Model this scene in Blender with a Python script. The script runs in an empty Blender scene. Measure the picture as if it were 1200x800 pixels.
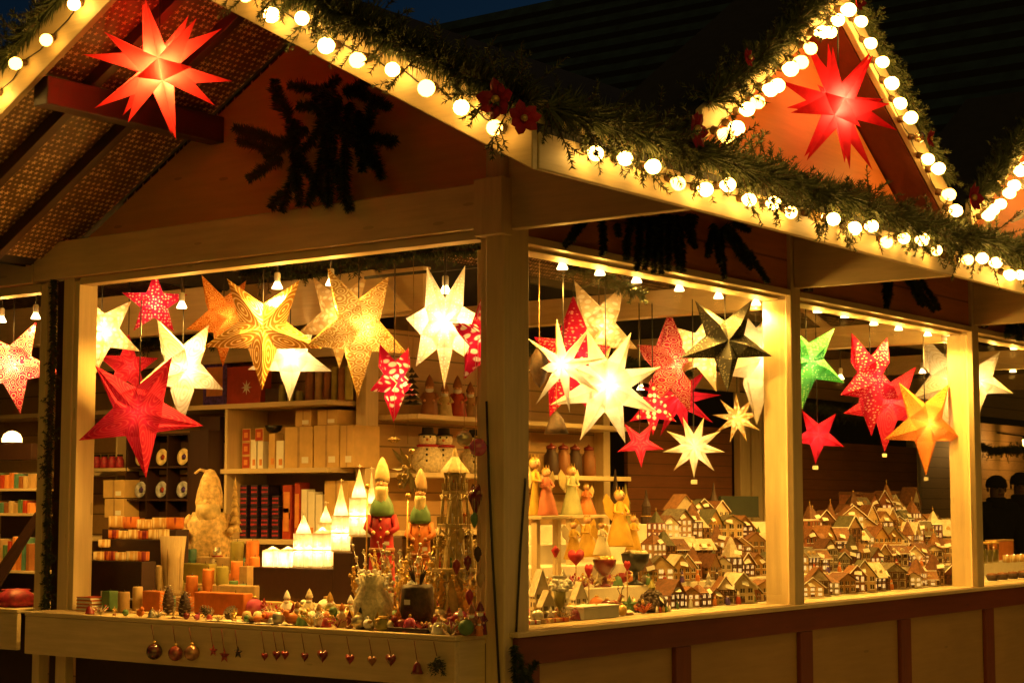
import bpy, math, random
from mathutils import Vector, Matrix, Euler
random.seed(7)
rnd = random.random
PI = math.pi
scene = bpy.context.scene
HALO, GLOW = 9.5, 3.4
COL = scene.collection

# ------------------------------------------------------------------ camera
F_PX = 2060.0
PITCH = math.atan(190 / 2060.0)
AZ = math.radians(36.94)
FH = Vector((math.cos(AZ), math.sin(AZ), 0)); RT = Vector((math.sin(AZ), -math.cos(AZ), 0)); UPW = Vector((0, 0, 1))
CAM = -6.9 * FH + 0.03 * RT; CAM.z = 1.5
FW = FH * math.cos(PITCH) + UPW * math.sin(PITCH)
UP = UPW * math.cos(PITCH) - FH * math.sin(PITCH)
cd = bpy.data.cameras.new('camera'); cam = bpy.data.objects.new('camera', cd); COL.objects.link(cam)
cd.sensor_width = 36; cd.lens = 36 * F_PX / 1200; cd.clip_end = 500; cd.clip_start = 0.05
M = Matrix((RT, UP, -FW)).transposed().to_4x4(); M.translation = CAM
cam.matrix_world = M
scene.camera = cam

def P(px, py, ax, v):
    """where the sight line of a photo point meets the plane axis=v"""
    d = FW * F_PX + RT * (px - 600) + UP * (400 - py)
    return CAM + d * ((v - CAM[ax]) / d[ax])
def depth(p):
    return (Vector(p) - CAM).dot(FW)
def px2m(n, p):
    return n * depth(p) / F_PX

# ------------------------------------------------------------------ mesh builder
class MB:
    def __init__(s): s.v = []; s.f = []; s.m = []; s.s = []
    def add(s, vs, fs, mat=0, smooth=False, T=None):
        o = len(s.v)
        s.v += [tuple(T @ Vector(p)) if T else tuple(p) for p in vs]
        for f in fs: s.f.append(tuple(i + o for i in f)); s.m.append(mat); s.s.append(smooth)
        return s
    def box(s, a, b, mat=0, T=None):
        x0, y0, z0 = a; x1, y1, z1 = b
        vs = [(x0,y0,z0),(x1,y0,z0),(x1,y1,z0),(x0,y1,z0),(x0,y0,z1),(x1,y0,z1),(x1,y1,z1),(x0,y1,z1)]
        return s.add(vs, [(0,3,2,1),(4,5,6,7),(0,1,5,4),(1,2,6,5),(2,3,7,6),(3,0,4,7)], mat, False, T)
    def cbox(s, c, d, mat=0, T=None):
        return s.box([c[i]-d[i]/2 for i in range(3)], [c[i]+d[i]/2 for i in range(3)], mat, T)
    def lathe(s, prof, c=(0,0,0), seg=14, mat=0, smooth=True, T=None, wob=None):
        vs = []; fs = []
        for k, (r, z) in enumerate(prof):
            for i in range(seg):
                a = 2*PI*i/seg; rr = r*(wob(a, k) if wob else 1)
                vs.append((c[0]+rr*math.cos(a), c[1]+rr*math.sin(a), c[2]+z))
        n = len(prof)
        for k in range(n-1):
            for i in range(seg):
                j = (i+1) % seg
                fs.append((k*seg+i, k*seg+j, (k+1)*seg+j, (k+1)*seg+i))
        if prof[0][0] > 1e-4: fs.append(tuple(range(seg-1, -1, -1)))
        if prof[-1][0] > 1e-4: fs.append(tuple((n-1)*seg+i for i in range(seg)))
        return s.add(vs, fs, mat, smooth, T)
    def ball(s, c, r, mat=0, seg=12, rings=8, sc=(1,1,1), T=None):
        vs = []; fs = []
        for k in range(rings+1):
            t = PI*k/rings - PI/2
            for i in range(seg):
                a = 2*PI*i/seg
                vs.append((c[0]+r*sc[0]*math.cos(t)*math.cos(a), c[1]+r*sc[1]*math.cos(t)*math.sin(a), c[2]+r*sc[2]*math.sin(t)))
        for k in range(rings):
            for i in range(seg):
                j = (i+1) % seg
                fs.append((k*seg+i, k*seg+j, (k+1)*seg+j, (k+1)*seg+i))
        return s.add(vs, fs, mat, True, T)
    def prism(s, poly, off, mat=0, T=None):
        n = len(poly); off = Vector(off)
        vs = [Vector(p) for p in poly] + [Vector(p)+off for p in poly]
        fs = [tuple(range(n)), tuple(range(2*n-1, n-1, -1))]
        for i in range(n):
            j = (i+1) % n; fs.append((j, i, n+i, n+j))
        return s.add(vs, fs, mat, False, T)
    def tube(s, pts, r, seg=6, mat=0, T=None, r2=None):
        pts = [Vector(p) for p in pts]; vs = []; fs = []
        for k, p in enumerate(pts):
            d = (pts[min(k+1, len(pts)-1)] - pts[max(k-1, 0)]).normalized()
            u = d.orthogonal().normalized() if k == 0 else (u - d*u.dot(d)).normalized()
            w = d.cross(u); rr = r if r2 is None else r + (r2-r)*k/(len(pts)-1)
            for i in range(seg):
                a = 2*PI*i/seg; vs.append(p + u*(rr*math.cos(a)) + w*(rr*math.sin(a)))
        for k in range(len(pts)-1):
            for i in range(seg):
                j = (i+1) % seg; fs.append((k*seg+i, k*seg+j, (k+1)*seg+j, (k+1)*seg+i))
        fs.append(tuple(range(seg-1, -1, -1))); fs.append(tuple((len(pts)-1)*seg+i for i in range(seg)))
        return s.add(vs, fs, mat, True, T)
    def build(s, name, mats, parent=None, bevel=0, loc=None):
        me = bpy.data.meshes.new(name); me.from_pydata([tuple(p) for p in s.v], [], s.f)
        for m in (mats if isinstance(mats, (list, tuple)) else [mats]): me.materials.append(m)
        me.polygons.foreach_set('material_index', s.m); me.polygons.foreach_set('use_smooth', s.s); me.update()
        o = bpy.data.objects.new(name, me); COL.objects.link(o)
        if parent is not None: o.parent = parent
        if loc is not None: o.location = loc
        if bevel:
            b = o.modifiers.new('edge', 'BEVEL'); b.width = bevel; b.segments = 2; b.limit_method = 'ANGLE'
        return o

USED = {}
def tag(o, label=None, cat=None, group=None, kind=None):
    if label:
        o['label'] = label
        USED.setdefault(label.lower(), []).append((o.name, group))
    if cat: o['category'] = cat
    if group: o['group'] = group
    if kind: o['kind'] = kind
    return o
def thing(name, label, cat, loc=(0,0,0), rot=(0,0,0), group=None):
    o = bpy.data.objects.new(name, None); COL.objects.link(o)
    o.location = loc; o.rotation_euler = rot; o.empty_display_size = .05
    return tag(o, label, cat, group)
def copy_tree(o, parent=None):
    c = o.copy(); COL.objects.link(c); c.parent = parent
    for ch in list(o.children): copy_tree(ch, c)
    return c
def again(src, loc, label, rotz=None, scale=None, group=None):
    c = copy_tree(src); c.location = loc
    if rotz is not None: c.rotation_euler = (src.rotation_euler[0], src.rotation_euler[1], rotz)
    if scale is not None: c.scale = scale if isinstance(scale, (tuple, list)) else (scale,)*3
    if group: c['group'] = group
    tag(c, label); return c
def lamp(name, parent, loc, power, color, radius=.02, spot=None, halo=False):
    d = bpy.data.lights.new(name, 'SPOT' if spot else 'POINT')
    d.energy = power * (HALO if halo else GLOW); d.color = color; d.shadow_soft_size = radius
    if spot: d.spot_size = math.radians(spot); d.spot_blend = .6
    o = bpy.data.objects.new(name, d); COL.objects.link(o); o.parent = parent; o.location = loc
    return o

# ------------------------------------------------------------------ materials
class NT:
    def __init__(s, name):
        s.mat = bpy.data.materials.new(name); s.mat.use_nodes = True
        s.t = s.mat.node_tree; s.t.nodes.clear(); s.out = s.n('ShaderNodeOutputMaterial')
    def n(s, ty, **kw):
        o = s.t.nodes.new(ty)
        for k, v in kw.items():
            if hasattr(o, k): setattr(o, k, v)
            else: o.inputs[k].default_value = v
        return o
    def l(s, a, b): s.t.links.new(a, b)
    def math(s, op, a, b=None, c=None):
        o = s.t.nodes.new('ShaderNodeMath'); o.operation = op
        for i, x in enumerate((a, b, c)):
            if x is None: continue
            if isinstance(x, (int, float)): o.inputs[i].default_value = x
            else: s.l(x, o.inputs[i])
        return o.outputs[0]
    def mix(s, f, a, b):
        o = s.t.nodes.new('ShaderNodeMix'); o.data_type = 'RGBA'
        for k, x in ((0, f), (6, a), (7, b)):
            if isinstance(x, (int, float)): o.inputs[k].default_value = x
            elif isinstance(x, (tuple, list)): o.inputs[k].default_value = (*x[:3], 1)
            else: s.l(x, o.inputs[k])
        return o.outputs[2]
    def ramp(s, f, lo, hi):
        o = s.t.nodes.new('ShaderNodeMapRange'); s.l(f, o.inputs[0]); o.inputs[1].default_value = lo; o.inputs[2].default_value = hi
        return o.outputs[0]
def rgb(c): return (c[0], c[1], c[2], 1)

def wood(name, col, dark=.55, axis=0, rough=.5, grain=1.0, planks=None, worn=.0):
    """painted or stained timber: grain stretched along an axis, a few knots, grime; optional plank joints (axis, pitch)"""
    t = NT(name); tc = t.n('ShaderNodeTexCoord'); mp = t.n('ShaderNodeMapping'); t.l(tc.outputs['Object'], mp.inputs[0])
    sc = [14, 14, 14]; sc[axis] = 1.1; mp.inputs['Scale'].default_value = sc
    n1 = t.n('ShaderNodeTexNoise', Scale=3.0, Detail=6.0, Roughness=.65); t.l(mp.outputs[0], n1.inputs['Vector'])
    n2 = t.n('ShaderNodeTexNoise', Scale=1.7, Detail=4.0); t.l(tc.outputs['Object'], n2.inputs['Vector'])
    mk = t.n('ShaderNodeMapping'); sk = [9, 9, 9]; sk[axis] = 2.2; mk.inputs['Scale'].default_value = sk; t.l(tc.outputs['Object'], mk.inputs[0])
    vk = t.n('ShaderNodeTexVoronoi', Scale=1.0); t.l(mk.outputs[0], vk.inputs['Vector'])
    knot = t.math('LESS_THAN', vk.outputs['Distance'], .07)
    f = t.math('ADD', t.math('MULTIPLY', t.ramp(n1.outputs[0], .3, .7), .5*grain), t.math('MULTIPLY', t.ramp(n2.outputs[0], .35, .7), .5))
    c = t.mix(f, tuple(x*dark for x in col), col)
    c = t.mix(t.math('MULTIPLY', knot, .45), c, tuple(x*.35 for x in col))
    hgt = n1.outputs[0]
    if planks:
        sp = t.n('ShaderNodeSeparateXYZ'); t.l(tc.outputs['Object'], sp.inputs[0])
        fr = t.math('FRACT', t.math('DIVIDE', sp.outputs[planks[0]], planks[1]))
        gap = t.math('LESS_THAN', fr, .07)
        c = t.mix(t.math('MULTIPLY', gap, .8), c, tuple(x*.2 for x in col))
        hgt = t.math('SUBTRACT', n1.outputs[0], t.math('MULTIPLY', gap, 2.0))
    b = t.n('ShaderNodeBsdfPrincipled', Roughness=rough); t.l(c, b.inputs['Base Color'])
    bp = t.n('ShaderNodeBump', Strength=.25, Distance=.004); t.l(hgt, bp.inputs['Height']); t.l(bp.outputs[0], b.inputs['Normal'])
    t.l(b.outputs[0], t.out.inputs[0]); return t.mat

def plain(name, col, rough=.5, metal=0, var=.25, scale=18, trans=0, sheen=0, bump=.1, coat=0):
    t = NT(name); tc = t.n('ShaderNodeTexCoord')
    n = t.n('ShaderNodeTexNoise', Scale=scale, Detail=4.0); t.l(tc.outputs['Object'], n.inputs['Vector'])
    c = t.mix(t.ramp(n.outputs[0], .3, .7), tuple(x*(1-var) for x in col), tuple(min(1, x*(1+var*.5)) for x in col))
    b = t.n('ShaderNodeBsdfPrincipled', Roughness=rough, Metallic=metal); t.l(c, b.inputs['Base Color'])
    if coat: b.inputs['Coat Weight'].default_value = coat
    if bump:
        bp = t.n('ShaderNodeBump', Strength=bump, Distance=.003); t.l(n.outputs[0], bp.inputs['Height']); t.l(bp.outputs[0], b.inputs['Normal'])
    if trans:
        tr = t.n('ShaderNodeBsdfTranslucent'); t.l(c, tr.inputs[0]); mx = t.n('ShaderNodeMixShader'); mx.inputs[0].default_value = trans
        t.l(b.outputs[0], mx.inputs[1]); t.l(tr.outputs[0], mx.inputs[2]); t.l(mx.outputs[0], t.out.inputs[0])
    else: t.l(b.outputs[0], t.out.inputs[0])
    return t.mat

def emit(name, col, strength):
    t = NT(name); e = t.n('ShaderNodeEmission', Strength=strength); e.inputs[0].default_value = rgb(col)
    t.l(e.outputs[0], t.out.inputs[0]); return t.mat

def thin_glass(name, tint=(.96, .97, .95), refl=.06, rough=.02):
    t = NT(name); a = t.n('ShaderNodeBsdfTransparent'); a.inputs[0].default_value = rgb(tint)
    g = t.n('ShaderNodeBsdfGlossy', Roughness=rough); fr = t.n('ShaderNodeFresnel'); ge = t.n('ShaderNodeNewGeometry'); t.l(t.math('SUBTRACT', 1.45, t.math('MULTIPLY', ge.outputs['Backfacing'], 1.45-1/1.45)), fr.inputs[0])
    f = t.math('MULTIPLY', fr.outputs[0], refl/.04); mx = t.n('ShaderNodeMixShader'); t.l(f, mx.inputs[0])
    t.l(a.outputs[0], mx.inputs[1]); t.l(g.outputs[0], mx.inputs[2]); t.l(mx.outputs[0], t.out.inputs[0]); return t.mat

def polar(t, vec):
    sp = t.n('ShaderNodeSeparateXYZ'); t.l(vec, sp.inputs[0])
    x, y = sp.outputs[0], sp.outputs[1]
    r = t.math('SQRT', t.math('ADD', t.math('MULTIPLY', x, x), t.math('MULTIPLY', y, y)))
    return x, y, r, t.math('ARCTAN2', y, x)

def paper(name, col, cut, pattern='plain', trans=.62, scale=1.0, fold=5):
    """star paper with punched pattern that lets more light through"""
    t = NT(name); tc = t.n('ShaderNodeTexCoord'); ob = tc.outputs['Object']
    nz = t.n('ShaderNodeTexNoise', Scale=30.0, Detail=3.0); t.l(ob, nz.inputs['Vector'])
    base = t.mix(t.ramp(nz.outputs[0], .3, .7), tuple(c*.8 for c in col), col)
    if pattern == 'plain': c = base
    else:
        if pattern in ('swirl', 'flower', 'dots'):
            mp = t.n('ShaderNodeMapping'); mp.inputs['Scale'].default_value = (1, 1, .15); t.l(ob, mp.inputs[0])
            v = t.n('ShaderNodeTexVoronoi', Scale={'swirl': 30, 'flower': 34, 'dots': 62}[pattern]*scale); v.inputs['Randomness'].default_value = .55
            t.l(mp.outputs[0], v.inputs['Vector']); d = v.outputs['Distance']
            if pattern == 'swirl': f = t.ramp(t.math('SINE', t.math('MULTIPLY', d, 26)), .1, .6)
            elif pattern == 'flower': f = t.ramp(d, .42, .30)
            else: f = t.ramp(d, .32, .25)
        else:  # 'petal': nested almond outlines on every arm
            x, y, r, th = polar(t, ob)
            w = 2*PI/fold
            a = t.math('SUBTRACT', t.math('MODULO', t.math('ADD', th, 20*PI + PI/2 + w/2), w), w/2)
            u = t.math('MULTIPLY', r, t.math('COSINE', a)); vv = t.math('MULTIPLY', r, t.math('SINE', a))
            R = .26/scale
            eu = t.math('DIVIDE', t.math('SUBTRACT', u, .46*R), .30*R); ev = t.math('DIVIDE', t.math('SUBTRACT', t.math('ABSOLUTE', vv), .10*R), .085*R)
            e = t.math('SQRT', t.math('ADD', t.math('MULTIPLY', eu, eu), t.math('MULTIPLY', ev, ev)))
            f = t.ramp(t.math('SINE', t.math('MULTIPLY', e, 17)), .35, .8)
        c = t.mix(f, base, cut)
    d = t.n('ShaderNodeBsdfDiffuse'); tr = t.n('ShaderNodeBsdfTranslucent'); t.l(c, d.inputs[0]); t.l(c, tr.inputs[0])
    mx = t.n('ShaderNodeMixShader'); mx.inputs[0].default_value = trans
    t.l(d.outputs[0], mx.inputs[1]); t.l(tr.outputs[0], mx.inputs[2]); t.l(mx.outputs[0], t.out.inputs[0])
    return t.mat

def star_lining(name, col, star, pitch=.035, axes=(0, 1)):
    """dark boarding printed with rows of small pale five-pointed stars"""
    t = NT(name); tc = t.n('ShaderNodeTexCoord'); sp = t.n('ShaderNodeSeparateXYZ'); t.l(tc.outputs['Object'], sp.inputs[0])
    u = t.math('DIVIDE', sp.outputs[axes[0]], pitch); v = t.math('DIVIDE', sp.outputs[axes[1]], pitch)
    row = t.math('FLOOR', v); u = t.math('ADD', u, t.math('MULTIPLY', t.math('MODULO', row, 2.0), .5))
    fx = t.math('SUBTRACT', t.math('FRACT', u), .5); fy = t.math('SUBTRACT', t.math('FRACT', v), .5)
    r = t.math('SQRT', t.math('ADD', t.math('MULTIPLY', fx, fx), t.math('MULTIPLY', fy, fy))); th = t.math('ARCTAN2', fy, fx)
    wv = t.n('ShaderNodeTexWhiteNoise'); cb = t.n('ShaderNodeCombineXYZ'); t.l(t.math('FLOOR', u), cb.inputs[0]); t.l(row, cb.inputs[1]); t.l(cb.outputs[0], wv.inputs['Vector'])
    size = t.math('ADD', .10, t.math('MULTIPLY', wv.outputs[0], .20))
    m = t.math('LESS_THAN', t.math('MULTIPLY', r, t.math('ADD', 1.0, t.math('MULTIPLY', .42, t.math('COSINE', t.math('MULTIPLY', th, 5.0))))), size)
    nz = t.n('ShaderNodeTexNoise', Scale=5.0, Detail=5.0); t.l(tc.outputs['Object'], nz.inputs['Vector'])
    base = t.mix(t.ramp(nz.outputs[0], .3, .7), tuple(c*.5 for c in col), col)
    c = t.mix(m, base, star); b = t.n('ShaderNodeBsdfPrincipled', Roughness=.45); t.l(c, b.inputs['Base Color'])
    t.l(b.outputs[0], t.out.inputs[0]); return t.mat

CREAM = (.78, .62, .36)
m = {}
m['cream_x'] = wood('cream painted timber along x', CREAM, .62, 0)
m['cream_y'] = wood('cream painted timber along y', CREAM, .62, 1)
m['cream_z'] = wood('cream painted timber upright', CREAM, .66, 2)
m['red_x'] = wood('red brown stained timber', (.20, .045, .018), .55, 0)
m['red_z'] = wood('red brown stained timber upright', (.20, .045, .018), .55, 2)
m['redwall'] = wood('red brown gable boards', (.36, .11, .032), .6, 1, planks=(2, .16))
m['redwall_x'] = wood('red brown wall boards', (.62, .22, .065), .6, 0, planks=(2, .16))
m['dormer'] = wood('cream panel tinted by glow', (.80, .24, .06), .75, 0)  # cream boards; orange light of star and bulbs is mixed into the colour
m['gablewall'] = wood('rust painted gable boarding', (.80, .44, .15), .75, 1)
m['plank'] = wood('brown plank wall', (.30, .11, .035), .5, 0, planks=(2, .085))
m['creamplank'] = wood('cream plank wall', (.50, .31, .12), .7, 0, planks=(2, .13))
m['dark'] = wood('dark stained timber', (.045, .018, .009), .5, 0)
m['dark_z'] = wood('dark stained timber upright', (.045, .018, .009), .5, 2)
m['panel'] = wood('tan counter panels', (.42, .27, .11), .7, 0)
m['roofing'] = plain('dark roofing felt', (.02, .02, .022), .9)
m['slate'] = plain('blue grey slates', (.016, .042, .078), .8, var=.5, scale=3)
m['paving'] = plain('pale granite paving', (.38, .33, .26), .8, scale=9, bump=.8)
m['lining'] = star_lining('star printed lining', (.15, .080, .032), (.85, .62, .30), .030, (0, 1))
m['lining2'] = star_lining('glitter lining', (.06, .03, .02), (.75, .5, .3), .028, (0, 1))
m['glass'] = thin_glass('window glass')
m['jarglass'] = thin_glass('jar glass', (.95, .93, .85), .09, .05)
m['needle'] = plain('fir needles', (.078, .100, .036), .6, var=.6, scale=30, bump=0)
m['needle_dk'] = plain('dark fir needles', (.028, .046, .020), .7, var=.5, scale=30, bump=0)
m['twig'] = plain('fir twig bark', (.07, .04, .02), .8)
m['velvet'] = plain('red velvet', (.40, .010, .022), .7, var=.5)
m['black'] = plain('black plastic', (.012, .011, .010), .4, var=.2)
m['iron'] = plain('dark iron', (.03, .028, .025), .45, metal=.6)
m['chrome'] = plain('lamp metal', (.6, .55, .45), .3, metal=1, bump=0)
m['white'] = plain('white paint', (.82, .80, .74), .5, var=.08)
m['snow'] = plain('white glitter', (.85, .83, .78), .6, var=.15, scale=60, bump=.4)
m['card'] = plain('white price card', (.85, .83, .76), .7, var=.05, bump=0)
m['gold'] = plain('gold glaze', (.72, .47, .13), .35, metal=.35, var=.4, scale=40, bump=.3)
m['oldgold'] = plain('pale gold carved wood', (.66, .52, .24), .5, var=.4, scale=30, bump=.4)
m['silver'] = plain('silver glaze', (.7, .66, .55), .3, metal=.7, var=.4, scale=40)
m['skin'] = plain('carved face wood', (.75, .42, .22), .5, var=.1)
m['wicker'] = plain('dark wicker', (.06, .03, .015), .6, var=.6, scale=60, bump=.8)
m['cloth'] = plain('white cloth', (.80, .74, .60), .8, var=.1, bump=.3)
SKY = 0.25; EXPO = 0.0; GLOWC = (.62, .35, .025)
# ------------------------------------------------------------------ the market stall
stall = thing('market_stall', 'cream and red-brown timber market stall with lit gables and three glazed side windows', 'market stall', (0, 0, 0))
XE = 10.2      # far end of the stall
GC, GZ, SL = 1.03, 3.60, .543       # gable centre, soffit apex, slope
EY = -.85; EZ = 2.58
def part(mb, name, mat, bevel=.004, parent=None): return mb.build(name, mat, parent or stall, bevel)

# posts
part(MB().box((0, 0, 0), (.165, .095, 3.0)), 'post', m['cream_z'], .006)
for x0 in (2.392, 4.72, 7.06, 9.4):
    part(MB().box((x0, 0, 0), (x0+.10, .035, 2.98)), 'post', m['cream_z'], .005)
    part(MB().box((x0+.012, .036, .99), (x0+.088, .17, 2.53)), 'window_jamb', m['cream_z'], .003)
part(MB().box((.105, .097, .99), (.163, .22, 2.53)), 'window_jamb', m['cream_z'], .003)
part(MB().box((0, 2.624, 0), (.05, 2.70, 2.60)), 'post', m['cream_z'], .005)
part(MB().box((.004, 2.585, .99), (.115, 2.6225, 2.575)), 'window_jamb', m['cream_z'], .003)
part(MB().box((.02, .0965, .99), (.10, .135, 2.575)), 'window_jamb', m['cream_z'], .003)
part(MB().box((.06, 2.702, 0), (.09, 2.818, 2.6)), 'infill_board', m['dark_z'], 0)
# front beam of the gable end and its end plate
part(MB().box((-.03, .125, 2.592), (.06, 2.90, 2.775)), 'front_beam', m['cream_y'], .006)
part(MB().box((-.045, -.02, 2.56), (.03, .122, 2.79)), 'beam_plate', m['cream_z'], .004)
part(MB().box((.0, .14, 2.555), (.08, 2.58, 2.5905)), 'window_head', m['cream_y'], .003)
# gable wall (red-brown) behind the overhang
y0, y1 = EY+.02, 2.9
def gz(y): return GZ - SL*abs(y-GC)
part(MB().prism([(.065, .1, 2.60), (.065, 2.9, 2.60), (.065, 2.9, gz(2.9)+.05), (.065, GC, GZ+.05), (.065, .1, gz(.1)+.05)], (.03, 0, 0)), 'gable_wall', m['gablewall'], 0)
# the side wall strip over the windows
part(MB().box((.168, .02, 2.577), (XE, .05, 3.03)), 'wall_strip', m['redwall_x'], 0)
for x0, x1 in ((.166, 2.39), (2.494, 4.718), (4.822, 7.058), (7.162, 9.398)):
    part(MB().box((x0, .0, 2.545), (x1, .06, 2.5765)), 'window_head', m['cream_x'], .003)
    part(MB().box((x0, .0615, 2.53), (x1, .17, 2.5755)), 'window_head', m['cream_x'], .003)
    part(MB().box((x0+.06, .038, 1.004), (x1-.002, .042, 2.544)), 'window_pane', m['glass'], 0)
# brackets carrying the eaves
part(MB().prism([(.02, -.002, EZ+.005), (.02, EY+.03, EZ+.005), (.02, EY+.03, EZ+.04), (.02, -.002, EZ+.49)], (.05, 0, 0)), 'eave_bracket', m['cream_y'], .004)
for x0 in (2.42, 4.75, 7.09, 9.43):
    part(MB().prism([(x0, -.002, EZ+.005), (x0, EY+.03, EZ+.005), (x0, EY+.03, EZ+.03), (x0, -.002, EZ+.47)], (.05, 0, 0)), 'eave_bracket', m['cream_y'], .004)
    part(MB().box((x0+.10, -.03, EZ), (x0+.16, -.002, EZ+.1)), 'bracket_plate', m['dark'], .003)
# plinth below the side windows: rail, sill, stiles, panels
part(MB().box((.05, -.03, .87), (XE, -.002, .98)), 'rail', m['red_x'], .005)
part(MB().box((.03, -.045, .9815), (XE, .21, 1.001)), 'window_sill', m['cream_x'], .004)
for x0 in (.068, 1.22, 2.39, 3.56, 4.76, 5.93, 7.1, 8.3, 9.5):
    part(MB().box((x0, -.028, .12), (x0+.13, -.003, .869)), 'stile', m['red_z'], .004)
part(MB().box((.06, -.0025, .1), (XE, .02, .88)), 'plinth_panel', m['panel'], 0)
part(MB().box((.06, -.032, .0), (XE, -.0035, .12)), 'plinth_board', m['red_x'], .004)
# counter of the gable window
part(MB().box((-.19, .092, .80), (-.165, 2.69, .975)), 'counter_front', m['cream_y'], .004)
part(MB().box((-.164, .092, .80), (-.001, .118, .9755)), 'counter_end', m['cream_x'], .003)
part(MB().box((-.164, 2.664, .80), (-.001, 2.69, .955)), 'counter_end', m['cream_x'], .003)
part(MB().box((-.192, .09, .976), (.02, 2.692, .996)), 'counter_top', m['cream_y'], .004)
part(MB().box((.06, .1, .1), (.085, 2.62, .95)), 'front_panel', m['dark'], 0)

# roof: two slopes, ridge along x, with a starred lining under the gable overhang
RT_ = .05
def slope(yA, zA, yB, zB, x0, x1, th, mat, name, up=.0):
    d = Vector((0, yB-yA, zB-zA)).normalized(); nrm = Vector((0, -d.z, d.y));  nrm = nrm if nrm.z > 0 else -nrm
    a = Vector((x0, yA, zA)) + nrm*up; b = Vector((x0, yB, zB)) + nrm*up
    part(MB().prism([a, b, b+nrm*th, a+nrm*th], (x1-x0, 0, 0)), name, mat, 0)
LO = .10
slope(EY, EZ+LO, GC, GZ+LO, -.96, XE, .05, m['roofing'], 'roof_slope')
slope(2.92, gz(2.92)+LO, GC+.001, GZ+LO, -.96, XE, .05, m['roofing'], 'roof_slope')
slope(2.85, gz(2.85)+LO, GC+.03, GZ+LO-.02, -.95, .06, .012, m['lining'], 'starry_lining', -.016)
slope(.95, gz(.95)+LO-.01, EY+.1, gz(EY+.1)+LO, -.95, .06, .012, m['lining'], 'starry_lining', -.016)
slope(2.4, gz(2.4)+LO, GC+.03, GZ+LO-.02, .1, XE, .012, m['lining2'], 'glitter_lining', -.016)
slope(.95, gz(.95)+LO-.01, .08, gz(.08)+LO, .1, XE, .012, m['lining2'], 'glitter_lining', -.016)
for xr in (-.70, -.36):      # dark rafters beneath the lining
    a = (xr, 2.85, gz(2.85)+.01); b = (xr, GC+.02, GZ+.01)
    part(MB().prism([a, b, (xr, b[1], b[2]+.065), (xr, a[1], a[2]+.065)], (.045, 0, 0)), 'rafter', m['dark'], .003)
part(MB().box((-.94, 1.66, gz(1.70)-.09), (.06, 1.75, gz(1.70)+.03)), 'purlin', m['dark'], .004)
# bargeboards of the gable end, front face x = -1
def barge(ya, yb, x, depth_, name='bargeboard', hgt=.215, parent=None, cx=None):
    pass
part(MB().prism([(-.985, EY-.01, gz(EY-.01)), (-.985, GC, GZ), (-.985, GC, GZ+.225), (-.985, EY-.01, gz(EY-.01)+.225)], (.03, 0, 0)), 'bargeboard', m['cream_y'], .004)
part(MB().prism([(-.985, 2.95, gz(2.95)), (-.985, GC+.001, GZ), (-.985, GC+.001, GZ+.225), (-.985, 2.95, gz(2.95)+.225)], (.03, 0, 0)), 'bargeboard', m['cream_y'], .004)
# eave fascia along the side, front face y = -.86
part(MB().box((-.952, EY-.012, EZ), (XE, EY+.012, EZ+.235)), 'fascia', m['cream_x'], .004)

# dormer gables over the side
def dormer(xc, half=1.16, zb=2.83, za=3.60):
    d = MB(); s = (za-zb)/half
    g = d.prism([(xc-half, -.67, zb-.02), (xc+half, -.67, zb-.02), (xc, -.67, za)], (0, .02, 0)).build('dormer_panel', m['dormer'], stall)
    MB().prism([(xc-half, -.415, zb-.02), (xc+half, -.415, zb-.02), (xc, -.415, za+.08)], (0, .02, 0)).build('back_board', m['dark'], g)
    for sg in (-1, 1):
        w = .13
        q = [(xc+sg*half, -.875, zb), (xc, -.875, za), (xc, -.875, za+w), (xc+sg*(half+.0), -.875, zb+w)]
        MB().prism(q, (0, .03, 0)).build('bargeboard', m['cream_x'], g, .004)
        q = [(xc+sg*half, -.84, zb), (xc, -.84, za), (xc, -.84, za+.04), (xc+sg*half, -.84, zb+.04)]
        MB().prism(q, (0, .40, 0)).build('soffit_board', m['red_x'], g)
        q = [(xc+sg*(half+.03), -.84, zb+.06), (xc, -.84, za+.10), (xc, -.84, za+.15), (xc+sg*(half+.03), -.84, zb+.11)]
        MB().prism(q, (0, .45, 0)).build('dormer_roof', m['roofing'], g)
    return g
DX = (1.22, 3.76, 6.32)
for xc in DX: dormer(xc)

# interior beams
for x0 in (2.38, 4.70, 7.05, 9.4):
    part(MB().box((x0, .19, 2.49), (x0+.09, 2.62, 2.63)), 'tie_beam', m['cream_y'], .005)
for a, b in (((2.40, .9, 2.45), (2.40, 1.45, 2.9)), ((4.72, .9, 2.45), (4.72, 1.45, 2.9))):
    part(MB().tube([Vector(a)+Vector((.05, 0, .1)), Vector(b)+Vector((.05, 0, .1))], .028, 4), 'brace', m['cream_y'])
part(MB().box((.20, .145, 2.475), (.212, .92, 2.487)), 'lamp_rail', m['iron'], 0)
part(MB().box((4.3, 2.60, 2.36), (6.45, 2.64, 2.50)), 'back_header', m['cream_x'], .004)
part(MB().box((6.45, 2.66, 2.38), (14.5, 2.70, 2.98)), 'back_header', m['creamplank'], 0)
part(MB().box((4.95, 2.66, .1), (6.42, 2.69, 2.08)), 'back_panel', m['plank'], 0)
part(MB().box((7.15, 2.66, .1), (9.85, 2.69, 2.02)), 'back_panel', m['plank'], 0)
part(MB().box((9.852, 2.655, .1), (9.93, 2.70, 2.35)), 'back_post', m['cream_z'], .004)
for x0 in (6.43, 6.62, 6.80):
    part(MB().box((x0, 2.59, .1), (x0+.155, 2.65, 2.36)), 'back_post', m['cream_z'], .006)
part(MB().box((4.2, 2.36, .1), (4.28, 2.44, 2.38)), 'back_post', m['cream_z'], .005)
part(MB().box((.1, .1, .02), (XE, 2.6, .06)), 'floor_boards', m['dark'], 0)
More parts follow.
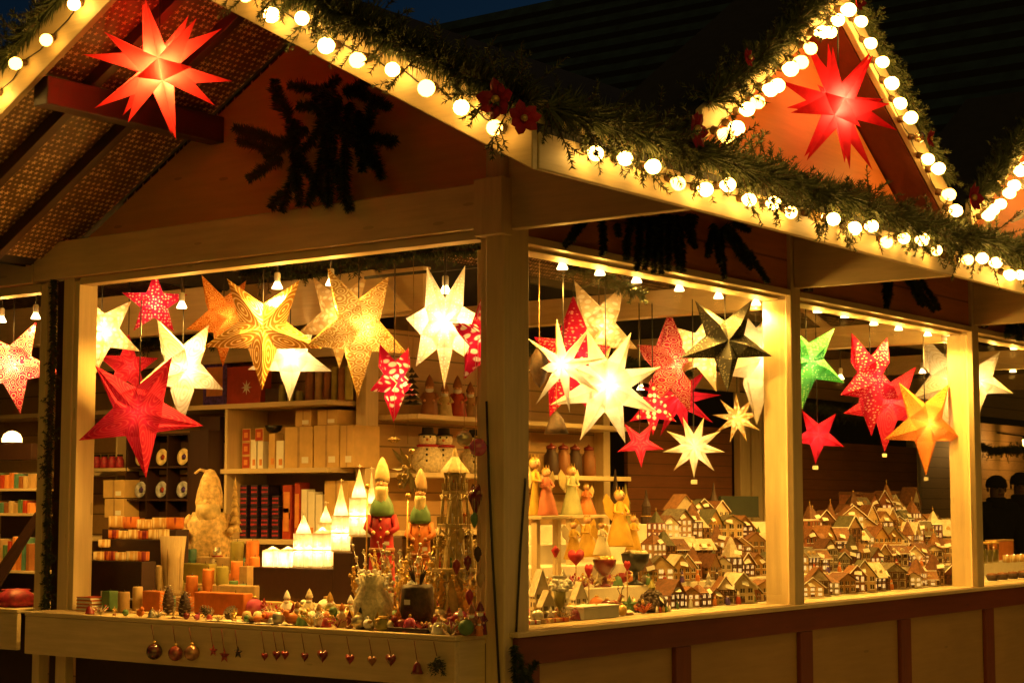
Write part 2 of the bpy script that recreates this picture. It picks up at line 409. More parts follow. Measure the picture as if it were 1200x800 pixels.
# closing wall and boards above the shelves (facing the gable window)
part(MB().box((1.99, 2.45, .1), (2.02, 6.6, 2.62)), 'shelf_wall', m['creamplank'], 0)
part(MB().box((1.99, 2.435, .1), (4.2, 2.449, 2.5)), 'shelf_wall', m['creamplank'], 0)
part(MB().box((1.86, 2.38, .1), (1.965, 2.46, 2.58)), 'corner_post', m['cream_z'], .006)
part(MB().box((1.70, 2.5, 2.32), (1.73, 6.6, 2.42)), 'shelf_header', m['cream_y'], .004)
part(MB().box((1.3, 1.5, 2.46), (1.36, 6.6, 2.70)), 'ceiling_beam', m['cream_y'], .004)
part(MB().prism([(1.0, 2.6, 2.42), (1.0, 4.2, 2.42), (1.0, 3.9, 2.66), (1.0, 2.8, 2.66)], (.02, 0, 0)), 'ceiling_panel', m['cream_y'], .003)
part(MB().prism([(1.02, 1.35, 2.44), (1.02, 2.45, 2.40), (1.02, 2.3, 2.64), (1.02, 1.6, 2.66)], (.02, 0, 0)), 'ceiling_panel', m['cream_y'], .003)
part(MB().box((.1, 2.72, 2.76), (2.0, 6.6, 2.79)), 'ceiling_boards', m['lining2'], 0)

# ------------------------------------------------------------------ the next stall along the front
nb = thing('market_stall', 'neighbouring timber stall beyond the dark garlanded gap, showing books and one patterned star', 'market stall', (0, 2.82, 0))
def npart(mb, name, mat, bevel=.004): return mb.build(name, mat, nb, bevel)
npart(MB().box((0, .004, 0), (.06, .055, 2.58)), 'post', m['cream_z'], .005)
npart(MB().box((0, 2.4, 0), (.06, 2.5, 2.58)), 'post', m['cream_z'], .005)
npart(MB().box((-.03, .088, 2.585), (.06, 2.6, 2.77)), 'front_beam', m['cream_y'], .006)
npart(MB().box((.0, .058, 2.54), (.08, 2.398, 2.583)), 'window_head', m['cream_y'], .003)
npart(MB().box((-.10, .045, .80), (-.075, 2.6, .975)), 'counter_front', m['cream_y'], .004)
npart(MB().box((-.105, .04, .976), (.5, 2.6, .996)), 'counter_top', m['cream_y'], .004)
npart(MB().box((.07, .06, .05), (.09, 2.5, .96)), 'front_panel', m['dark'], 0)
npart(MB().prism([(.065, .1, 2.6), (.065, 3.7, 2.6), (.065, 1.9, 3.58)], (.03, 0, 0)), 'gable_wall', m['redwall'], 0)
npart(MB().prism([(-.96, .14, 2.67), (-.96, 1.95, 3.66), (-.96, 1.95, 3.71), (-.96, .14, 2.72)], (5, 0, 0)), 'roof_slope', m['roofing'], 0)
npart(MB().prism([(-.96, 3.8, 2.67), (-.96, 1.951, 3.66), (-.96, 1.951, 3.71), (-.96, 3.8, 2.72)], (5, 0, 0)), 'roof_slope', m['roofing'], 0)

# ------------------------------------------------------------------ ground, old house behind
g = MB().add([(-150, -150, 0), (150, -150, 0), (150, 150, 0), (-150, 150, 0)], [(0, 1, 2, 3)]).build('ground', m['paving'])
tag(g, 'pale granite paving of the market square', None, None, 'structure')
hs = thing('slate_roofed_house', 'dark house with long slate roof rising behind the market stalls', 'house', (19.5, 0, 0))
MB().box((1.2, -22, 0), (9, 24.5, 6.3)).build('wall', m['dark'], hs)
rf = MB()
for k in range(18):
    x = .5 + k*.232; z = 6.15 + k*.33
    rf.prism([(x, -24, z), (x+.28, -24, z+.33), (x+.28, -24, z+.39), (x, -24, z+.11)], (0, 50, 0))
rf.build('roof', m['slate'], hs)
eg = MB()  # black strips below each slate course, overhang shadow put in as colour
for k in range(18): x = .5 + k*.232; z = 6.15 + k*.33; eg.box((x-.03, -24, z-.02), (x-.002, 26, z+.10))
eg.build('course_shadow', m['black'], hs)
MB().box((3.6, -6, 9.5), (4.8, -4.8, 14)).build('chimney', m['dark'], hs)
# ------------------------------------------------------------------ bulbs on the boards
WARM = (1.0, .485, .07)
m['bulb'] = emit('glowing bulb', (1.0, .50, .085), 34)
m['bulb_dim'] = emit('amber glowing bulb', (1.0, .46, .065), 14)
m['halogen'] = emit('glowing reflector', (1.0, .68, .28), 14)
m['flame'] = emit('candle flame', (1.0, .62, .18), 9)
m['socket'] = plain('brown bulb socket', (.10, .05, .02), .5)
m['clearbulb'] = thin_glass('unlit clear bulb', (.9, .8, .6), .2, .05)
BULB = None; BD = {}
def bulb_at(parent, p, nrm, size=1.0, mat=None, glow=True):
    """a round bulb in its socket; p on the board, nrm the way it points"""
    global BULB
    nrm = Vector(nrm).normalized(); q = nrm.to_track_quat('Z', 'Y').to_euler()
    if BULB is None:
        b = MB().lathe([(.0, .090), (.014, .087), (.0245, .076), (.028, .062), (.0245, .047), (.015, .036), (.011, .028)], seg=12).build('bulb', m['bulb'])
        s = MB().lathe([(.016, 0), (.016, .020), (.013, .030), (.0, .030)], seg=10).build('socket', m['socket'], b)
        COL.objects.unlink(b); COL.objects.unlink(s); BULB = (b, s)
    b = BULB[0].copy(); s = BULB[1].copy(); COL.objects.link(b); COL.objects.link(s)
    b.parent = parent; s.parent = b; b.location = p; b.rotation_euler = q; b.scale = (size,)*3
    if mat:
        key = mat.name
        if key not in BD: BD[key] = b.data.copy(); BD[key].materials.clear(); BD[key].materials.append(mat)
        b.data = BD[key]
    return b
def jit(a): return (rnd()-.5)*2*a
def light_string(label, a, b, n, nrm, group, off=(0, 0, 0), unlit=(), sag=.0):
    a = Vector(a); b = Vector(b)
    t = thing('light_string', label, 'light string', a, group=group)
    d = b - a; cab = []
    for i in range(n):
        f = i/(n-1) if n > 1 else 0
        p = d*f + Vector((jit(.006), jit(.006) if abs(nrm[1]) < .5 else 0, jit(.016)))
        nn = Vector(nrm) + Vector((jit(.26), jit(.26), jit(.30)-.18))
        bulb_at(t, p, nn, .90+rnd()*.18, m['clearbulb'] if i in unlit or (n > 30 and i in (9, 17, 24)) else (m['bulb_dim'] if rnd() < .16 else None))
        cab.append(p + Vector((0, 0, .01)))
        if i < n-1: cab.append(d*(f+.5/(n-1)) + Vector((0, 0, -sag-rnd()*.01)))
    MB().tube(cab, .0025, 5).build('cable', m['black'], t)
    return t
G1 = 'bulb strings along the stall roof edges'
xb = -.99
light_string('warm bulb string running down the main gable bargeboard towards the corner post', (xb, .86, gz(.86)+.10), (xb, -.745, gz(-.745)+.095), 12, (-1, -.15, -.1), G1)
light_string('warm bulb string on the far bargeboard of the main gable, beside the neighbouring stall', (xb, 1.22, gz(1.22)+.10), (xb, 2.6, gz(2.6)+.10), 9, (-1, -.15, -.1), G1)
light_string('long warm bulb string under the fir garland on the side eave', (-.70, EY-.013, 2.672), (7.85, EY-.013, 2.68), 50, (-.1, -1, -.15), G1)
for k, xc in enumerate(DX[:2]):
    w = ('small gable nearest the corner post', 'second small gable along the side')[k]
    light_string('closely spaced bulbs up the rising bargeboard of the ' + w, (xc-1.09, -.876, 2.885), (xc-.04, -.876, 3.60), 13, (0, -1, -.1), G1)
    light_string('bulbs down the falling bargeboard of the ' + w, (xc+.09, -.876, 3.592), (xc+1.06, -.876, 2.885), 11, (0, -1, -.1), G1, unlit=(6,) if k == 0 else ())

# ------------------------------------------------------------------ fir garlands and sprays
def needles(mb, a, b, n, ln, mat=0, wid=.0030, spread=1.0):
    """flat needles around the line a-b, leaning forward"""
    a = Vector(a); b = Vector(b); ax = (b-a).normalized(); u = ax.orthogonal().normalized(); w = ax.cross(u)
    vs = []; fs = []
    for i in range(n):
        f = rnd(); p = a.lerp(b, f); th = rnd()*2*PI
        d = (u*math.cos(th) + w*math.sin(th))*spread + ax*(.45+rnd()*.5); d.normalize()
        l = ln*(.6+.5*rnd())*(1-.35*f); sd = d.cross(Vector((jit(1), jit(1), jit(1)))).normalized()*wid
        k = len(vs); vs += [p-sd, p+sd, p+d*l+sd*.3]; fs.append((k, k+1, k+2))
    mb.add(vs, fs, mat)
def garland(label, pts, rad=.10, dens=42, cat='garland', name='fir_garland', mat='needle', group='fir garlands on the stall', avoid=None, dirb=None, seed=1, nl=.030, nn=34, droop=0):
    random.seed(seed)
    pts = [Vector(p) for p in pts]; t = thing(name, label, cat, pts[0], group=group); o = pts[0]
    mb = MB(); tw = MB(); core = []
    for k in range(len(pts)-1):
        a = pts[k]-o; b = pts[k+1]-o; L = (b-a).length; ax = (b-a).normalized()
        n = max(1, int(L*dens))
        lump = [rnd() for _ in range(int(L*5)+3)]
        for i in range(n):
            f = (i+rnd())/n; p = a.lerp(b, f)
            u = ax.orthogonal().normalized(); w = ax.cross(u); th = rnd()*2*PI
            d = u*math.cos(th)+w*math.sin(th)
            if dirb: d = (d + Vector(dirb)*rnd()).normalized()
            d = (d + ax*jit(.9)).normalized()
            g = lump[int(f*L*5)]; l = rad*(.45+.85*g)*(.5+.8*rnd())
            mid = p + d*l*.5 + Vector((0, 0, -.006)); e = p + d*l + Vector((0, 0, -.02*rnd()))
            tw.tube([p, mid, e], .0028, 4, r2=.0012); needles(mb, p, mid, nn//2, nl); needles(mb, mid, e, nn//2, nl)
        core += [a.lerp(b, j/8) + Vector((0, 0, jit(.01))) for j in range(8)]
    if droop:
        for k in range(len(pts)-1):
            a = pts[k]-o; b = pts[k+1]-o
            for i in range(int((b-a).length*droop)):
                p = a.lerp(b, rnd()); d = Vector((jit(.7), jit(.7), -1.0)) + Vector(dirb or (0, 0, 0))*.5; d.normalize(); l = rad*(.7+.75*rnd())
                e = p + d*l; tw.tube([p, e], .003, 4, r2=.0012); needles(mb, p, e, nn, nl)
                for q in range(3):
                    s0 = p.lerp(e, .35+.5*rnd()); e2 = s0 + (d + Vector((jit(1), jit(1), jit(.5)))).normalized()*l*.4; tw.tube([s0, e2], .002, 4, r2=.001); needles(mb, s0, e2, nn//2, nl)
    core.append(pts[-1]-o); tw.tube(core, .009, 5)
    for k in range(len(core)-1):
        for q in range(3): needles(mb, core[k], core[k+1], int(900*(core[k+1]-core[k]).length), rad*.75, wid=.005)
    mb.build('foliage', m[mat], t); tw.build('twig', m['twig'], t)
    return t
garland('bushy fir garland laid along the side eave below the small gables', [(-.95, -.89, 2.785), (-.2, -.905, 2.79), (.6, -.91, 2.765), (1.2, -.91, 2.78), (1.9, -.915, 2.755), (2.6, -.91, 2.775), (4, -.91, 2.77), (6.2, -.91, 2.77)], .16, 120, seed=3, dirb=(0, -.42, -.10), nn=66, droop=9)
garland('fir garland on top of the main gable bargeboard, nearest the corner', [(-1.0, GC, GZ+.225), (-1.0, .3, gz(.3)+.215), (-1.0, -.3, gz(-.3)+.205), (-1.0, -.86, gz(-.86)+.22)], .165, 110, seed=4, dirb=(-.5, 0, .2), nn=60, droop=14)
garland('fir garland on the far bargeboard of the main gable', [(-.99, 1.1, GZ+.22), (-.99, 1.7, gz(1.7)+.225), (-.99, 2.6, gz(2.6)+.22)], .13, 110, seed=5, dirb=(-.5, 0, .2), nn=60)
for k, xc in enumerate(DX[:2]):
    w = ('small gable nearest the corner post', 'second small gable along the side')[k]
    garland('fir garland over the rising edge of the ' + w, [(xc-1.14, -.895, 2.98), (xc-.5, -.895, 3.40), (xc, -.885, 3.735)], .13, 110, seed=6+k, dirb=(0, -.4, .25), nn=60)
    garland('fir garland over the falling edge of the ' + w, [(xc+.02, -.87, 3.78), (xc+.6, -.87, 3.38), (xc+1.12, -.87, 3.03)], .095, 100, seed=16+k, dirb=(0, -.3, .4), nn=56)
garland('dark fir garland hanging down the gap between the two stalls', [(-.012, 2.762, 2.60), (-.012, 2.755, 2.2), (-.012, 2.768, 1.7), (-.012, 2.758, 1.0)], .045, 90, seed=31, mat='needle_dk', group='dark fir sprays', nn=26, nl=.022)

def spray(label, origin, tips, dens=300, thick=.024, mat='needle_dk', seed=1, group='dark fir sprays', name='fir_branch'):
    """a cut fir branch: stout finger-like twigs, thick with needles"""
    random.seed(seed); o = Vector(origin); t = thing(name, label, 'fir branch', o, group=group); mb = MB(); tw = MB()
    for a, b in tips:
        a = Vector(a)-o; b = Vector(b)-o; mid = a.lerp(b, .5) + Vector((jit(.01), jit(.015), jit(.015)))
        mb.tube([a, mid, b], thick*.24, 6, r2=thick*.12)
        L = (b-a).length
        for p, q in ((a, mid), (mid, b)): needles(mb, p, q, int(dens*6*(q-p).length), thick*1.45, wid=.0036, spread=1.9)
        needles(mb, mid.lerp(b, .9), b, 40, thick, wid=.0042)
    mb.build('foliage', m[mat], t)
def pt(px, py, ax, v): return P(px, py, ax, v)
# big spray on the gable wall
X = -.06; tips = []
hub = (345, 175)
for a, b in (((345,170),(287,152)),((320,178),(280,165)),((330,185),(292,210)),((345,172),(325,105)),((328,130),(322,95)),((352,180),(330,247)),((335,225),(318,243)),((345,180),(385,240)),((380,150),(400,215)),((385,120),(372,210)),
             ((395,120),(385,235)),((410,120),(405,225)),((420,130),(425,200)),((420,140),(448,208)),((435,160),(462,165)),((430,150),(440,115)),((380,110),(340,100)),((400,115),(350,125)),((370,120),(395,92)),((405,110),(430,96)),
             ((380,140),(350,180)),((390,170),(360,240)),((395,200),(410,245)),((360,150),(312,185)),((370,130),(420,160)),((400,150),(440,195)),((385,100),(385,150)),((415,105),(455,125)),((300,160),(275,150)),((345,140),(352,240))):
    tips.append((P(a[0], a[1], 0, X), P(b[0], b[1], 0, X-.03)))
spray('large dark fir branch fixed on the red-brown gable wall above the front beam', P(345, 175, 0, X), tips, 620, .034, seed=41)
Y = -.03
def down(px, py, dx, ln): return (P(px, py, 1, Y), P(px+dx, py+ln, 1, Y-.02))
spray('small dark fir twigs on the wall strip beside the corner post', P(690, 262, 1, Y), [down(678, 258, -16, 30), (P(690, 255, 1, Y), P(664, 284, 1, Y)), down(705, 262, 0, 36), down(705, 255, 3, 40), down(722, 262, 3, 14)], 600, .022, seed=42)
tl = []
for i in range(15):
    px = 742 + i*5.2; tl.append(down(px, 250+rnd()*6, jit(8), 30+rnd()*38))
tl += [down(835, 262, 8, 45), down(845, 268, 4, 58), down(848, 266, 32, 48), down(850, 264, 50, 66), down(855, 268, 22, 38), down(860, 262, 18, 8), down(838, 265, -8, 35)]
spray('dark fir branch hanging over the first side window', P(790, 250, 1, Y), tl, 600, .024, seed=43)
spray('dark fir twigs over the second side window', P(1060, 325, 1, Y), [down(1037, 325, 2, 32), down(1043, 326, -4, 34), down(1060, 322, 22, 36), down(1068, 324, 26, 40), down(1078, 328, 22, 34), down(1064, 326, 14, 30)], 600, .026, seed=44)
spray('dark fir twigs beside the third post, over the third side window', P(1185, 365, 1, Y), [down(1180, 358, 6, 34), down(1186, 358, 8, 40), down(1192, 360, 4, 38), down(1196, 362, 8, 30), down(1188, 372, -8, 22)], 620, .03, seed=45)
# dark fir swags inside, under the ceiling
def swag(label, pts, seed, rad=.10, mat='needle_dk'):
    garland(label, pts, rad, 62, mat=mat, seed=seed, group='fir swags inside the stall', dirb=(0, 0, -.8), nn=30)
swag('dark fir swag high inside the gable window, above the shelves', [(1.62, 2.75, 2.50), (1.62, 3.3, 2.45), (1.62, 3.9, 2.48), (1.62, 4.7, 2.50)], 51, .10)
swag('dark fir swag inside behind the hanging lamps of the gable window', [(.9, 2.4, 2.70), (.9, 1.9, 2.66), (.9, 1.3, 2.70), (.9, .7, 2.68)], 52, .09)
swag('dark fir swag near the corner, behind the white seven-pointed star', [(1.2, .55, 2.62), (1.2, .3, 2.52), (1.25, .15, 2.45)], 53, .08)
swag('dark fir swag along the back of the first side window', [(3.0, 2.3, 2.48), (4.0, 2.3, 2.44), (5.2, 2.3, 2.42)], 54, .10)
swag('fir swag along the back header seen through the second side window', [(6.9, 2.35, 2.28), (8.0, 2.35, 2.24), (9.2, 2.35, 2.26)], 55, .09)
swag('green fir swag behind the third side window', [(10.4, 2.45, 2.08), (11.2, 2.45, 2.02), (12.2, 2.45, 2.06)], 56, .10, 'needle')

# red velvet bows tucked into the garlands
def bow(label, p, s=1.0, rot=0):
    t = thing('velvet_poinsettia', label, 'flower ornament', p, (0, 0, rot), 'red velvet poinsettias in the garlands')
    for k in range(7):
        a = 2*PI*k/7 + jit(.2); d = Vector((math.cos(a), -.35-.2*rnd(), math.sin(a))); n = Vector((-math.sin(a), 0, math.cos(a)))
        L = .056*s*(.85+.3*rnd()); w = .020*s
        pts = [(0, 0, 0), d*L*.4+n*w, d*L*.75+n*w*.8, d*L, d*L*.75-n*w*.8, d*L*.4-n*w]
        ridge = d*L*.5 + Vector((0, -.010, 0))
        vs = [Vector(q) for q in pts] + [ridge]
        MB().add(vs, [(0, 1, 6), (1, 2, 6), (2, 3, 6), (3, 4, 6), (4, 5, 6), (5, 0, 6)], 0).build('petal', m['velvet'], t)
    MB().ball((0, -.02, 0), .012*s, seg=8, rings=5).build('flower_centre', m['gold'], t)
bow('red velvet poinsettia at the low end of the main gable, above the corner', P(585, 118, 0, -1.06), 1.25, -PI/2)
bow('dark red poinsettia on the roof edge just past the main gable', P(612, 140, 1, -.95), 1.0, -.6)
bow('red poinsettia at the foot of the nearest small gable', P(812, 152, 1, -.97), 1.3)
bow('red poinsettia halfway up the rising edge of the nearest small gable', P(874, 68, 1, -.97), .7)
bow('red poinsettia at the peak of the nearest small gable', P(1003, 2, 1, -.97), .9)
bow('red poinsettia halfway down the falling edge of the nearest small gable', P(1087, 163, 1, -.97), .75)
bow('red poinsettia in the dip between the two small gables', P(1137, 232, 1, -.97), 1.35)

# ------------------------------------------------------------------ stars
def face_rot(yaw=0, pitch=0):
    """front towards the camera, turned by yaw degrees"""
    return Euler((PI/2 + math.radians(pitch), 0, math.radians(-53 + yaw)))
def star_mesh(angs, d, inner=.40, ridge=.38, pinch=.6, r=1.0):
    """folded paper star: raised ridge along each arm, valleys between, both sides; angs = [(degrees, radius)]"""
    angs = sorted(angs); n = len(angs); vs = []; fs = []
    R0 = sum(a[1] for a in angs)/n
    for sgn in (1, -1):
        o = len(vs); vs.append((0, 0, sgn*d*pinch))
        for i, (a, R) in enumerate(angs):
            a = math.radians(a); b = math.radians(angs[(i+1) % n][0] + (360 if i == n-1 else 0)); mid = (a+b)/2
            vs.append((R*math.cos(a), R*math.sin(a), 0))
            vs.append((ridge*R*math.cos(a), ridge*R*math.sin(a), sgn*d))
            vs.append((inner*R0*math.cos(mid), inner*R0*math.sin(mid), sgn*d*.10))
        for i in range(n):
            T, Rg, V = o+1+3*i, o+2+3*i, o+3+3*i; pv = o+3+3*((i-1) % n)
            q = [(o, Rg, V), (Rg, T, V), (o, pv, Rg), (Rg, pv, T)]
            fs += q if sgn > 0 else [f[::-1] for f in q]
    return MB().add(vs, fs)
STAR_G = 'paper stars hung in the windows'
def star(label, c, angs, mat, d=.06, yaw=0, pitch=0, power=2.0, inner=.40, cord=.5, tagc=False, group=STAR_G, lightcol=(1, .60, .22), pinch=.6, name='paper_star', lit=True, lrad=.02):
    t = thing(name, label, 'star', c, face_rot(yaw, pitch), group)
    star_mesh(angs, d, inner, pinch=pinch).build('paper_shade', m[mat] if isinstance(mat, str) else mat, t)
    top = max(r*math.sin(math.radians(a)) for a, r in angs)
    if lit:
        MB().ball((0, 0, 0), .016, seg=8, rings=6).build('bulb', m['bulb'], t)
        lamp('star_light', t, (0, .0, 0), power, lightcol, lrad)
    if cord: MB().tube([(0, .03, 0), (0, top+cord, 0)], .003, 5).build('cord', m['black'], t)
    if tagc:
        low = min(angs, key=lambda q: q[1]*math.sin(math.radians(q[0])))
        x = low[1]*math.cos(math.radians(low[0])); y = low[1]*math.sin(math.radians(low[0]))
        MB().cbox((x, y-.018, 0), (.032, .022, .001)).build('price_tag', m['card'], t)
    return t
def reg(n, R, roll, alt=None): return [((roll + 360/n*k) % 360, R if not alt or k % 2 == 0 else alt) for k in range(n)]
RED = (.62, .025, .035); 
m['p_red_petal'] = paper('red paper with almond outlines', (.64, .030, .095), (.70, .085, .13), 'petal', .42)
m['p_red_swirl'] = paper('red paper with curling cut-outs', (.64, .022, .085), (1, .55, .40), 'swirl', .6)
m['p_red_flower'] = paper('red paper with white flowers', (.60, .018, .07), (1, .85, .65), 'flower', .55)
m['p_red_dots'] = paper('red paper with dotted cut-outs', (.62, .018, .085), (1, .5, .42), 'dots', .6)
m['p_red'] = paper('plain red paper', (.65, .025, .075), RED, 'plain', .6)
m['p_white'] = paper('plain white paper', (.88, .84, .70), RED, 'plain', .6)
m['p_white_petal'] = paper('white paper with pale outlines', (.88, .84, .68), (.62, .56, .38), 'petal', .6)
m['p_white_dots'] = paper('white paper with pin holes', (.86, .80, .62), (1, .97, .85), 'dots', .55, 1.2)
m['p_gold_petal'] = paper('gold paper with almond cut-outs', (.50, .27, .05), (1, .80, .35), 'petal', .5)
m['p_gold_swirl'] = paper('gold paper with curling cut-outs', (.66, .42, .10), (1, .88, .42), 'swirl', .55)
m['p_orange'] = paper('orange paper with cut-outs', (.80, .26, .04), (1, .62, .18), 'swirl', .6, 1.3)
m['p_cream'] = paper('cream paper', (.85, .66, .32), (1, .9, .6), 'flower', .6)
m['p_green'] = paper('green glitter paper', (.07, .36, .13), (.40, .72, .35), 'dots', .5, 1.3)
m['p_black'] = paper('olive black glitter paper', (.050, .050, .046), (.20, .19, .13), 'dots', .03, 1.5)
m['p_orangered'] = paper('orange red plastic', (.80, .044, .026), RED, 'plain', .72); m['p_pinkred'] = paper('pink red plastic', (.78, .030, .040), RED, 'plain', .72)
def onx(px, py, x): return P(px, py, 0, x)
def ony(px, py, y): return P(px, py, 1, y)
def S(px, py, ax, v, Rpx):
    p = P(px, py, ax, v); return p, px2m(Rpx, p)
def std(label, px, py, ax, v, Rpx, n, roll, mat, **k):
    p, R = S(px, py, ax, v, Rpx); k.setdefault('d', R*.30)
    return star(label, p, reg(n, R, roll), mat, **k)
# --- gable window
std('large red five-pointed paper star hanging outside the gable window by its far jamb', 163, 484, 0, -.10, 76, 5, -83, 'p_red_petal', power=.40, yaw=6, cord=.26)
std('overexposed white star turned half sideways behind the large red star', 214, 432, 0, .25, 68, 5, -90, 'p_white_petal', yaw=52, power=3.2, cord=.2)
std('gold star with almond cut-outs on all five arms, first below the lamps', 308, 385, 0, .15, 72, 5, -90, 'p_gold_petal', yaw=8, power=.75, cord=.12)
std('gold star with curling cut-outs, turned sideways beside the almond-patterned gold star', 420, 384, 0, .12, 82, 5, -90, 'p_gold_swirl', yaw=46, power=1.9, cord=.1, d=.085)
p, R = S(521, 380, 0, .12, 74)
sc = R/74
star('white pin-holed star with seven uneven points, nearest the corner post in the gable window', p, [(107, 72*sc), (71, 74*sc), (172, 46*sc), (17, 40*sc), (236, 60*sc), (306, 54*sc), (270, 76*sc)], 'p_white_dots', power=4.5, d=.07, yaw=0, inner=.5, cord=.1)
std('small red star with white flowers, turned sideways between gold and white stars', 462, 445, 0, .05, 50, 5, -90, 'p_red_flower', yaw=58, power=1.0, cord=.35)
std('red flowered star half hidden by the corner post', 566, 400, 0, .10, 58, 5, 90, 'p_red_flower', yaw=50, power=1.4, cord=.3)
std('bright cream star with a glowing centre against the far jamb of the gable window', 119, 388, 0, .35, 52, 5, -25, 'p_cream', yaw=30, power=4, cord=.2)
std('red dotted star high up behind the lamps, above the overexposed white star', 181, 356, 0, .55, 40, 5, 90, 'p_red_dots', yaw=15, power=1.2, cord=.1)
std('white star on the shelf wall behind the almond-patterned gold star', 340, 418, 0, .95, 52, 5, -90, 'p_white', yaw=15, power=3.2, cord=.1)
std('orange star behind the almond-patterned gold star', 262, 372, 0, .60, 58, 5, -90, 'p_orange', yaw=50, power=.35, cord=.1)
std('dull red star hanging low behind the large red star', 150, 430, 0, .55, 40, 5, 90, 'p_red_petal', yaw=35, power=.18, cord=.3)
std('cream star half hidden behind the gold curling star, near the shelf wall', 398, 372, 0, .75, 60, 5, -90, 'p_cream', yaw=-20, power=.7, cord=.1)
std('red and white curling-patterned star in the neighbouring stall', 15, 428, 0, .14, 58, 5, -80, 'p_red_swirl', yaw=15, power=3.2, cord=.2)
# --- first side window
std('tall red dotted star turned edge-on behind two white spiky stars', 672, 425, 1, .62, 80, 5, 90, 'p_red_dots', yaw=52, power=1.6, cord=.2)
std('white slim eight-pointed star nearest the corner post in the first side window', 660, 428, 1, .25, 56, 8, 8, 'p_white', yaw=-20, power=3.5, inner=.26, cord=.35, d=.05)
std('largest overexposed white star, eight-pointed, in the first side window', 710, 452, 1, .30, 71, 8, 19, 'p_white', power=5.5, inner=.42, cord=.4, d=.09, yaw=10)
std('yellow cream star high up behind the largest white star', 702, 385, 1, .85, 66, 5, -90, 'p_cream', yaw=40, power=2.5, cord=.1)
std('tall red curling-patterned star turned edge-on in the middle of the first side window', 785, 428, 1, .85, 66, 5, 90, 'p_red_swirl', yaw=48, power=1.6, cord=.15)
std('plain red spiky star with nine points below the tall red patterned star', 795, 466, 1, 1.05, 50, 9, 4, 'p_red', power=2.4, inner=.36, cord=.4, d=.08)
std('small red star with white flowers beside the plain red spiky star', 765, 478, 1, .65, 32, 6, 90, 'p_red_flower', power=1.1, inner=.45, cord=.4)
std('small red star hanging lowest above the miniature houses', 750, 519, 1, .60, 29, 5, -87, 'p_red_petal', power=.6, inner=.36, cord=.6)
std('pale yellow star with nine slim points, a price tag under it', 813, 523, 1, .45, 37, 9, -90, 'p_white', power=1.6, inner=.40, cord=.6, tagc=True, d=.05)
std('olive black glitter star, unlit, in front beside the second post', 850, 400, 1, .22, 60, 5, -88, 'p_black', yaw=12, cord=.12, lit=False, d=.085)
std('cream star glowing behind the olive black star', 822, 410, 1, .75, 52, 5, -70, 'p_cream', yaw=10, power=5, cord=.2)
std('bright pale star cut by the second post, behind the olive black star', 886, 418, 1, .60, 80, 5, -90, 'p_white', yaw=48, power=6, cord=.1, d=.09)
std('small orange many-pointed star beside the second post', 864, 490, 1, .95, 30, 9, 12, 'p_cream', power=1.1, inner=.36, cord=.5)
# --- second side window
std('green glitter star half hidden by the second post', 945, 424, 1, .35, 56, 5, -25, 'p_green', yaw=20, power=2.2, cord=.2)
std('small plain red star below the green star', 958, 510, 1, .45, 34, 5, -95, 'p_red', power=.9, cord=.6, tagc=True)
std('tall red dotted star turned sideways in the second side window', 1020, 445, 1, .32, 66, 5, -90, 'p_red_dots', yaw=46, power=1.6, cord=.15, d=.085)
std('plain red star behind the tall red dotted star, price tag under it', 1040, 472, 1, .62, 58, 5, -95, 'p_red_petal', yaw=14, power=1.8, cord=.2, tagc=True)
std('orange star with one arm straight down in the second side window', 1084, 497, 1, .25, 60, 5, -90, 'p_orange', yaw=22, power=1.6, cord=.3, tagc=True, d=.08)
std('cream star cut by the third post in the second side window', 1108, 448, 1, .62, 66, 5, -90, 'p_white_petal', yaw=40, power=5, cord=.15)
std('white star tip showing past the third post', 1146, 446, 1, .5, 44, 5, -20, 'p_white', power=3, cord=.2)

def spiky(label, c, R, mat, power, yaw=0, roll=0, group='red spiky gable stars', name='spiky_star', cord=.3, sq=1.0):
    """many-pointed plastic star: a pyramid on each face of an icosahedron"""
    t = thing(name, label, 'star', c, face_rot(yaw), group)
    g = (1+5**.5)/2; V = [Vector(v).normalized() for v in ((-1,g,0),(1,g,0),(-1,-g,0),(1,-g,0),(0,-1,g),(0,1,g),(0,-1,-g),(0,1,-g),(g,0,-1),(g,0,1),(-g,0,-1),(-g,0,1))]
    F = [(0,11,5),(0,5,1),(0,1,7),(0,7,10),(0,10,11),(1,5,9),(5,11,4),(11,10,2),(10,7,6),(7,1,8),(3,9,4),(3,4,2),(3,2,6),(3,6,8),(3,8,9),(4,9,5),(2,4,11),(6,2,10),(8,6,7),(9,8,1)]
    vs = []; fs = []; rot = Euler((.35, .2, roll)).to_matrix()
    for f in F:
        a, b, c_ = (V[i]*R*.29 for i in f); n = (a+b+c_).normalized(); k = len(vs)
        vs += [rot @ a, rot @ b, rot @ c_, rot @ (n*R)]; fs += [(k, k+1, k+3), (k+1, k+2, k+3), (k+2, k, k+3)]
    vs = [(v[0], v[1], v[2]*sq) for v in vs]
    MB().add(vs, fs).build('plastic_shade', m[mat], t)
    MB().ball((0, 0, 0), .018, seg=8, rings=6).build('bulb', m['bulb'], t)
    [lamp('star_light', t, (0, q*R*.14, 0), power/2, (1, .58, .2), .04) for q in (-1, 1)]
    MB().tube([(0, .03, 0), (0, R+cord, 0)], .004, 5).build('cord', m['black'], t)
    return t
p, R = S(186, 80, 0, -.72, 88)
spiky('orange-red spiky star hanging under the main gable ridge', p, R, 'p_orangered', 13.0, yaw=0, roll=.25, cord=.25)
p, R = S(983, 124, 1, -.86, 88)
spiky('orange-red spiky star in the nearest small gable over the side windows', p, R, 'p_pinkred', 4.5, yaw=30, roll=.6, sq=.42)
p = Vector((3.74, -.86, 3.16))
